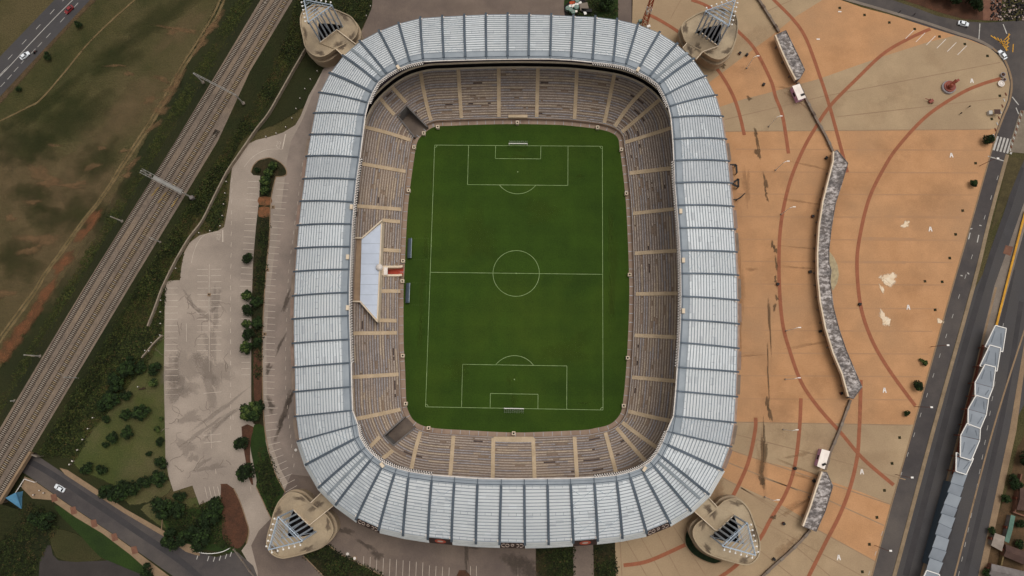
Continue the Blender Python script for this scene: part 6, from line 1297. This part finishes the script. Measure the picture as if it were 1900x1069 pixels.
TREES = [(1832, 260, 10.5, 'r', 'clipped round dark tree beside the zebra crossing'), (1806, 341, 8, 'e', 'small dark tree on the orange plaza edge below the zebra crossing'), (1702, 716, 9, 'r', 'round dark tree on the plaza edge by the end of the outer red arc'), (1716, 673, 5.5, 'b', 'small green bush on the plaza edge, larger of a touching pair'), (1710, 668, 4, 'l', 'tiny green bush on the plaza edge, smaller of a touching pair'), (1684, 768, 6, 'd', 'small dark bush on the plaza edge just past the outer red arc end'),
 (508, 309, 9, 'b', 'leafy tree inside the rounded tip of the parking island'), (499, 322, 10, 'b', 'leafy tree at the neck of the parking island'), (494, 338, 12, 'b', 'leafy tree just below the neck of the parking island'), (493, 354, 10, 'b', 'leafy tree at the lower end of the parking island hedge'), (478, 314, 6, 'd', 'small dark round bush in the left tip of the parking island'),
 (461, 480, 10.5, 'r', 'lone round tree where the island meets the upper parking bays'), (460, 549, 11, 'b', 'topmost of the row of trees overhanging the lot from the island'), (461, 576, 11, 'r', 'second of the row of trees overhanging the lot from the island'), (458, 601, 8.5, 'b', 'small tree third in the row overhanging the lot'), (463, 621, 12, 'r', 'fourth of the row of trees overhanging the lot'), (460, 645, 13, 'b', 'lowest of the row of trees overhanging the lot'), (477, 562, 11, 'e', 'dark tree at the island centre behind the topmost row tree'), (479, 600, 11, 'e', 'dark tree at the island centre behind the small row tree'), (480, 637, 10, 'd', 'dark tree at the island centre behind the lowest row tree'),
 (470, 764, 20, 'b', 'big spreading leafy tree at the lower end of the long island'), (482, 755, 14, 'e', 'dark tree hidden behind the big spreading leafy tree'), (450, 822, 13, 'r', 'round tree in the brown bed below the big spreading tree'), (460, 875, 17, 'r', 'large round tree beside the lower access road'),
 (292, 686, 13, 'd', 'dark round tree at the lot edge on the upper lawn'), (287, 711, 10, 'l', 'pale green shrub below the dark round tree at the lot edge'), (266, 766, 15, 'e', 'broad tree in the middle of the lawn'), (237, 770, 11, 'e', 'smaller tree touching the broad tree in mid lawn'), (239.5, 803, 11.5, 'e', 'tree on the bare patch of the lawn'), (213, 811.5, 12, 'e', 'tree on the left of the lawn bare patch'), (196, 824, 7, 'd', 'small bush left of the bare lawn patch'), (196, 779, 8, 'd', 'small bush at the left lawn edge'), (236, 732, 11, 'd', 'dark tree at the shrub edge above the lawn'), (261, 681, 12, 'd', 'dark tree by the broken fence'), (240, 686, 16, 'e', 'large dark tree left of the broken fence'), (215, 710, 17, 'd', 'large dark tree inside the scrub'), (210, 740, 17, 'e', 'large dark tree lower in the scrub'), (196, 752, 12, 'd', 'dark tree at the tip of the scrub by the lawn'), (247, 672, 12, 'd', 'dark tree beside the yellow-green scrub'), (162, 867, 12, 'd', 'dark tree at the lower left lawn corner by the road'), (191, 869, 10.5, 'd', 'dark tree next to the lower left lawn corner tree'), (298, 820, 8, 'r', 'small round bush at the lot edge below the lawn centre'), (276, 841, 6, 'd', 'tiny round bush on the lower lawn'), (300, 861, 13, 'd', 'dark tree at the lot corner'), (293, 796, 7.5, 'l', 'pale low shrub at the lot edge'), (299, 777, 5, 'l', 'tiny pale shrub at the lot edge above the small round bush'),
 (226, 908, 20, 'd', 'large dark tree in the thicket above the underpass road'), (252, 900, 16, 'd', 'dark tree in the middle of the thicket above the underpass road'), (203, 913, 14, 'd', 'leftmost dark tree of the thicket above the underpass road'), (273, 890, 14, 'd', 'dark tree right of the thicket above the underpass road'), (298, 886, 15, 'e', 'greyish tree touching the lower lot corner'), (303, 942, 20, 'd', 'large dark tree in the low lawn by the road'), (336, 918, 12, 'd', 'dark tree below the lot lower edge'), (331, 945, 15, 'd', 'dark tree on the low lawn centre'), (374, 981, 19, 'd', 'large dark tree left of the brown bed'), (399, 940, 17, 'd', 'tall dark tree at the top of the brown bed'), (394, 963, 18, 'd', 'dark tree along the brown bed'), (379, 1007, 17, 'd', 'dark tree above the white road marking'), (328, 996, 19, 'd', 'dark tree overhanging the pavement of the underpass road'), (346, 999, 14, 'd', 'dark tree right of the one overhanging the pavement'), (313, 998, 12, 'd', 'dark tree left of the one overhanging the pavement'), (73, 958, 15, 'd', 'dark tree below the blue wing wall'), (96, 966, 17, 'd', 'dark tree at the tip of the green verge'), (278, 1057, 14, 'd', 'dark tree at the photo bottom by the road kerb'),
 (147, 45, 8, 'd', 'lone bush beside the highway near the photo top'), (90, 104, 9, 'd', 'lone bush beside the highway near the motorcycle'), (34, 166, 6, 'd', 'small bush beside the highway near the photo left edge'),
 (1795, 2, 21, 'd', 'large black-green tree above the upper road'), (1762, -4, 20, 'd', 'black-green tree second from the large one above the upper road'), (1735, -12, 20, 'd', 'black-green tree above the upper road walkers'), (1815, 12, 12, 'd', 'black-green tree beside the brick track'), (1121, 8, 16, 'd', 'dark tree on the strip of lawn above the stadium'), (1896, 848, 14, 'd', 'dark tree at the photo right edge beside the pavement'), (1876, 890, 10, 'd', 'dark bush between the pavement and the yards'), (1885, 902, 10, 'd', 'dark bush behind the yard fence'), (1866, 925, 8, 'e', 'low bush beside the lower right pavement'), (1890, 970, 8, 'd', 'small dark tree in the far yard'), (1832, 1064, 9, 'd', 'dark bush at the bottom right corner'), (1840, 985, 7, 'e', 'small bush beside the pale yard slab'), (1893, 1010, 8, 'd', 'dark bush behind the long green roof')]
for i, (px, py, r_, k, lab) in enumerate(TREES):
    z_ = 1.2; g_ = W(px, py, z_); R_ = r_/4.75; loc = (g_[0], g_[1], 0)
    t = KIND[k] if k not in used else copy_thing(KIND[k], loc, random.uniform(0, 6.28))
    used.add(k); t.location = loc; t['label'] = lab; t['category'] = 'shrub' if ('bush' in lab or 'shrub' in lab) else 'tree'; t['group'] = 'trees and bushes around the stadium'
    t.scale = (R_, R_*random.uniform(.9, 1.1), R_*random.uniform(.9, 1.15)); t.rotation_euler = (0, 0, random.uniform(0, 6.28))
def scatter(name, polys, dens, size, mats, hgt=1.0, seed=1, per=13, rail=False):
    r = random.Random(seed); b = MB()
    for px in polys:
        x0, x1, y0, y1 = min(p[0] for p in px), max(p[0] for p in px), min(p[1] for p in px), max(p[1] for p in px); n = int((x1-x0)*(y1-y0)*dens)
        for _ in range(n):
            x, y = r.uniform(x0, x1), r.uniform(y0, y1)
            if not inside((x, y), px): continue
            v = .5+.5*math.sin(x*.045+1.3*math.sin(y*.02))*math.sin(y*.05+x*.015)
            if r.random() > .45+.7*v: continue
            c = W(x, y); gz = ground_z(c[0], c[1]) if rail else 0; s0 = size*r.uniform(.5, 1.3)*(.6+.8*v); mi = r.choice((0, 0, 1, 1, 2, 3)) if v > .35 else r.choice((0, 2, 2, 4))
            for k in range(per):
                a = r.uniform(0, 6.28); d = s0*math.sqrt(r.random()); h = gz+hgt*s0*r.uniform(.2, 1)*(1-.5*d/s0); p_ = Vector((c[0]+d*math.cos(a), c[1]+d*math.sin(a), h)); nn = Vector((r.gauss(0, .6), r.gauss(0, .6), 1)).normalized(); a_ = nn.orthogonal().normalized(); a_.rotate(Matrix.Rotation(r.uniform(0, 6.28), 3, nn)); c_ = nn.cross(a_); s = .27*s0*r.uniform(.6, 1.2)
                b.add([p_-a_*s, p_+c_*s*.55, p_+a_*s, p_-c_*s*.55], [(0, 1, 2, 3)], mi if r.random() < .8 else r.randint(0, 4))
    return tag(b.build(name, list(mats)), kind='stuff')
GR = ('shrub_a', 'shrub_b', 'shrub_c', 'shrub_d', 'shrub_y')
scatter('undergrowth', [[(560, 0), (690, -10), (672, 40), (640, 30), (560, 10), (556, 90), (500, 190), (470, 240), (440, 270), (425, 300), (418, 380), (405, 425), (365, 435), (340, 460), (332, 515), (306, 525), (300, 630), (268, 680), (215, 745), (170, 800), (140, 850), (80, 842), (130, 760), (200, 640), (260, 540), (340, 410), (420, 280), (480, 180), (530, 80)]], .24, 1.1, GR, .8, 3, 12, True)
scatter('verge_undergrowth', [[(478, 0), (440, 0), (400, 70), (350, 150), (300, 235), (250, 320), (190, 420), (130, 520), (70, 620), (0, 735), (0, 780), (80, 650), (150, 530), (230, 400), (312, 268), (400, 130)]], .13, .85, ('shrub_c', 'shrub_a', 'shrub_c', 'shrub_b', 'shrub_y'), .5, 4, 8, True)
scatter('garden_undergrowth', [[(563, 1031), (590, 1016), (611, 1011), (632, 1029), (682, 1054), (717, 1069), (601, 1069)], [(996, 1015), (1062, 1012), (1063, 1069), (997, 1069)], [(1102, 1014), (1140, 1010), (1141, 1069), (1103, 1069)], [(478, 830), (495, 830), (520, 900), (506, 950), (484, 910)], [(486, 400), (500, 400), (488, 560), (484, 700), (474, 700), (478, 480)], [(300, 940), (320, 985), (360, 1005), (430, 1015), (412, 950), (412, 920), (350, 940)], [(0, 950), (70, 930), (110, 980), (90, 1010), (60, 1069), (0, 1069)], [(1048, 30), (1146, 40), (1146, 0), (1095, 0)]], .12, 1.1, ('shrub_a', 'shrub_b', 'shrub_d', 'shrub_d', 'shrub_y'), .7, 5, 10)
# ================================================================ TOP RIGHT RUBBLE AND BOTTOM RIGHT YARDS
r = random.Random(9); b = MB()
for k in range(420):
    x, y = r.uniform(1838, 1912), r.uniform(-8, 38)
    c = W(x, y); s = r.uniform(.2, .8); b.box((c[0], c[1], s*.3), (s, s*r.uniform(.5, 1), s*r.uniform(.4, .9)), r.uniform(0, 3), 0 if r.random() < .3 else 1)
tag(b.build('rubble', ['rock', 'dark']), kind='stuff')
flat('yard_ground', [(1900, 810), (1888, 830), (1872, 900), (1850, 960), (1830, 1010), (1820, 1069), (1810, 1130), (2050, 1130), (2050, 600), (1930, 600)], .03, 'yard')
def house(label, px, z, m, wall='brick', h=2.6, cat='house', name='house'):
    P = WL(px, h); c = np.mean(P, 0); t = thing(name, label, cat, (c[0], c[1], 0)); b = MB(); b.prism([tuple(c+(np.array(p)-c)*.94) for p in P], 0, h-.15); b.build('wall', wall, t)
    b = MB(); a, bb, cc, d = [np.array(p) for p in P]; r0, r1 = (a+d)/2+[0, 0, z], (bb+cc)/2+[0, 0, z]; b.add([a, bb, r1, r0, cc, d], [(0, 1, 2, 3), (3, 2, 4, 5), (0, 3, 5), (1, 4, 2), (0, 5, 4, 1)]); b.build('roof', m, t)
    m_ = (a+d)/2; b = MB(); b.box((m_[0], m_[1], 1.0), (.9, .9, 2.0), math.atan2((d-a)[1], (d-a)[0])); b.build('door', 'rust', t); return t
house('low house with flat pale concrete roof beside the lower right pavement', [(1846, 989), (1865, 996), (1859, 1023), (1839, 1012)], .15, mat('pale slab roof', (150, 138, 126), (128, 116, 106), .4), 'slab', 2.4)
house('long narrow shed with pale green tin roof in the lower right yards', [(1876, 955), (1884, 958), (1872, 1008), (1864, 1004)], .3, 'greentin', 'tin', 2.2, 'shed', 'shed')
house('brown-roofed house at the right photo edge among the yards', [(1866, 1010), (1915, 1028), (1910, 1052), (1862, 1032)], .8, 'browntin')
house('dark brown house at the right edge above the green-roofed shed', [(1893, 905), (1925, 912), (1920, 950), (1886, 946)], .8, 'browntin')
house('small house with grey roof at the bottom right corner', [(1840, 1046), (1900, 1060), (1896, 1082), (1834, 1068)], .7, 'tin')
for lab, px in [('low orange-brown yard wall running beside the lower right houses', [(1857, 1022), (1864, 1024), (1858, 1050)]), ('brown yard wall behind the dark bushes at the right edge', [(1896, 880), (1890, 905), (1886, 930), (1884, 950)]), ('pale yard wall between the green shed and the brown house', [(1880, 950), (1900, 957), (1920, 962)])]:
    P = WL(px, 1.6); t = thing('yard_wall', lab, 'wall', P[1][:2]+(0,)); b = MB(); b.wallstrip(P, .5, 0, 1.6); b.build('panel', 'path' if 'orange' in lab else 'brick', t)
for lab, px, py, m in [('round white manhole cover beside the curved parking bays', 549, 835, 'slab'), ('round manhole cover on the apron below the lower left tower', 645, 1028, 'slab'), ('small round manhole cover right of the bigger one on the apron', 658, 1036, 'tan'), ('pale round gully lid beside the tower bridge', 602, 960, 'slab')]:
    p = W(px, py); t = thing('manhole_cover', lab, 'manhole', p, 'manhole covers'); b = MB(); b.lathe(p, [(.95, .0), (.95, .12), (.75, .14)], 18); b.build('ring', m, t); b = MB(); b.lathe((p[0], p[1], .14), [(.55, 0), (.5, .03)], 14); b.build('lid', 'edge', t)
for lab, px, py in [('square kerb box with dark centre beside the upper parking island', 507, 384.5), ('square kerb box with dark centre level with the players tunnel', 496.5, 501), ('square kerb box with dark centre beside the lower long island', 491.5, 620), ('square kerb box with dark centre in the middle of the lot', 388.5, 547)]:
    p = W(px, py); t = thing('kerb_box', lab, 'kerb box', p, 'square kerb boxes in the parking lot'); b = MB(); b.box((p[0], p[1], .2), (1.2, 1.2, .3)); b.build('rim', 'tan', t); b = MB(); b.box((p[0], p[1], .36), (.6, .6, .06)); b.build('hole', 'dark', t)
p = W(703, 495.5, 10.5); t = thing('satellite_dome', 'white round dome standing on the front edge of the hospitality canopy', 'dome', (p[0], p[1], 9.3)); b = MB(); b.lathe((p[0], p[1], 9.4), [(1.3, 0), (1.35, .5), (1.0, 1.1), (.5, 1.4), (.1, 1.5)], 16); b.build('dome', 'edge', t); b = MB(); b.lathe((p[0], p[1], 8.6), [(.5, 0), (.5, .85)], 10); b.build('base', 'slab', t)
p = W(265, 721); t = thing('fallen_log', 'dark fallen log on the bare lawn near the broken fence', 'log', p); b = MB(); b.tube((p[0]-1.2, p[1]-.3, .35), (p[0]+1.2, p[1]+.1, .35), .35, 8, r2=.28); b.tube((p[0], p[1], .5), (p[0]+.6, p[1]+.6, .8), .14, 6); b.build('trunk', 'trunk', t)
for lab, px in [('entrance gate of white bars across the access road', [(433, 1020), (448, 1040), (462, 1060), (472, 1072)])]:
    P = WL(px, 1.2); t = thing('entrance_gate', lab, 'gate', P[0][:2]+(0,)); b = MB()
    for p, q in zip(P[:-1], P[1:]): b.tube(p, q, .12, 5); b.tube((p[0], p[1], .5), (q[0], q[1], .5), .1, 5)
    b.build('rail', 'slab', t)
    for p in P: b = MB(); b.box((p[0], p[1], .65), (.5, .5, 1.3)); b.build('gate_post', 'wallgrey', t)
b = MB(); P = line([(365, 1024), (380, 1027), (396, 1027), (412, 1024), (425, 1018)], 1.0, 4); t = thing('white_railing', 'white curved railing of short bars at the junction corner', 'railing', P[0][:2]+(0,))
for p, q in zip(P[:-1], P[1:]): b.tube(p, q, .14, 5); b.tube((p[0], p[1], .5), (q[0], q[1], 1), .1, 4)
b.build('rail', 'post', t); b = MB()
for p in P[::2]: b.tube((p[0], p[1], 0), p, .1, 5)
b.build('uprights', 'post', t)
# ---- names that carried a helper word are cleaned up, bookkeeping removed
for o in list(bpy.data.objects):
    if '_w' in o: del o['_w']

for o in bpy.data.objects:
    if o.get('label') and len(o['label'].replace('-', ' ').split()) > 16: print('LONG', o['label'])
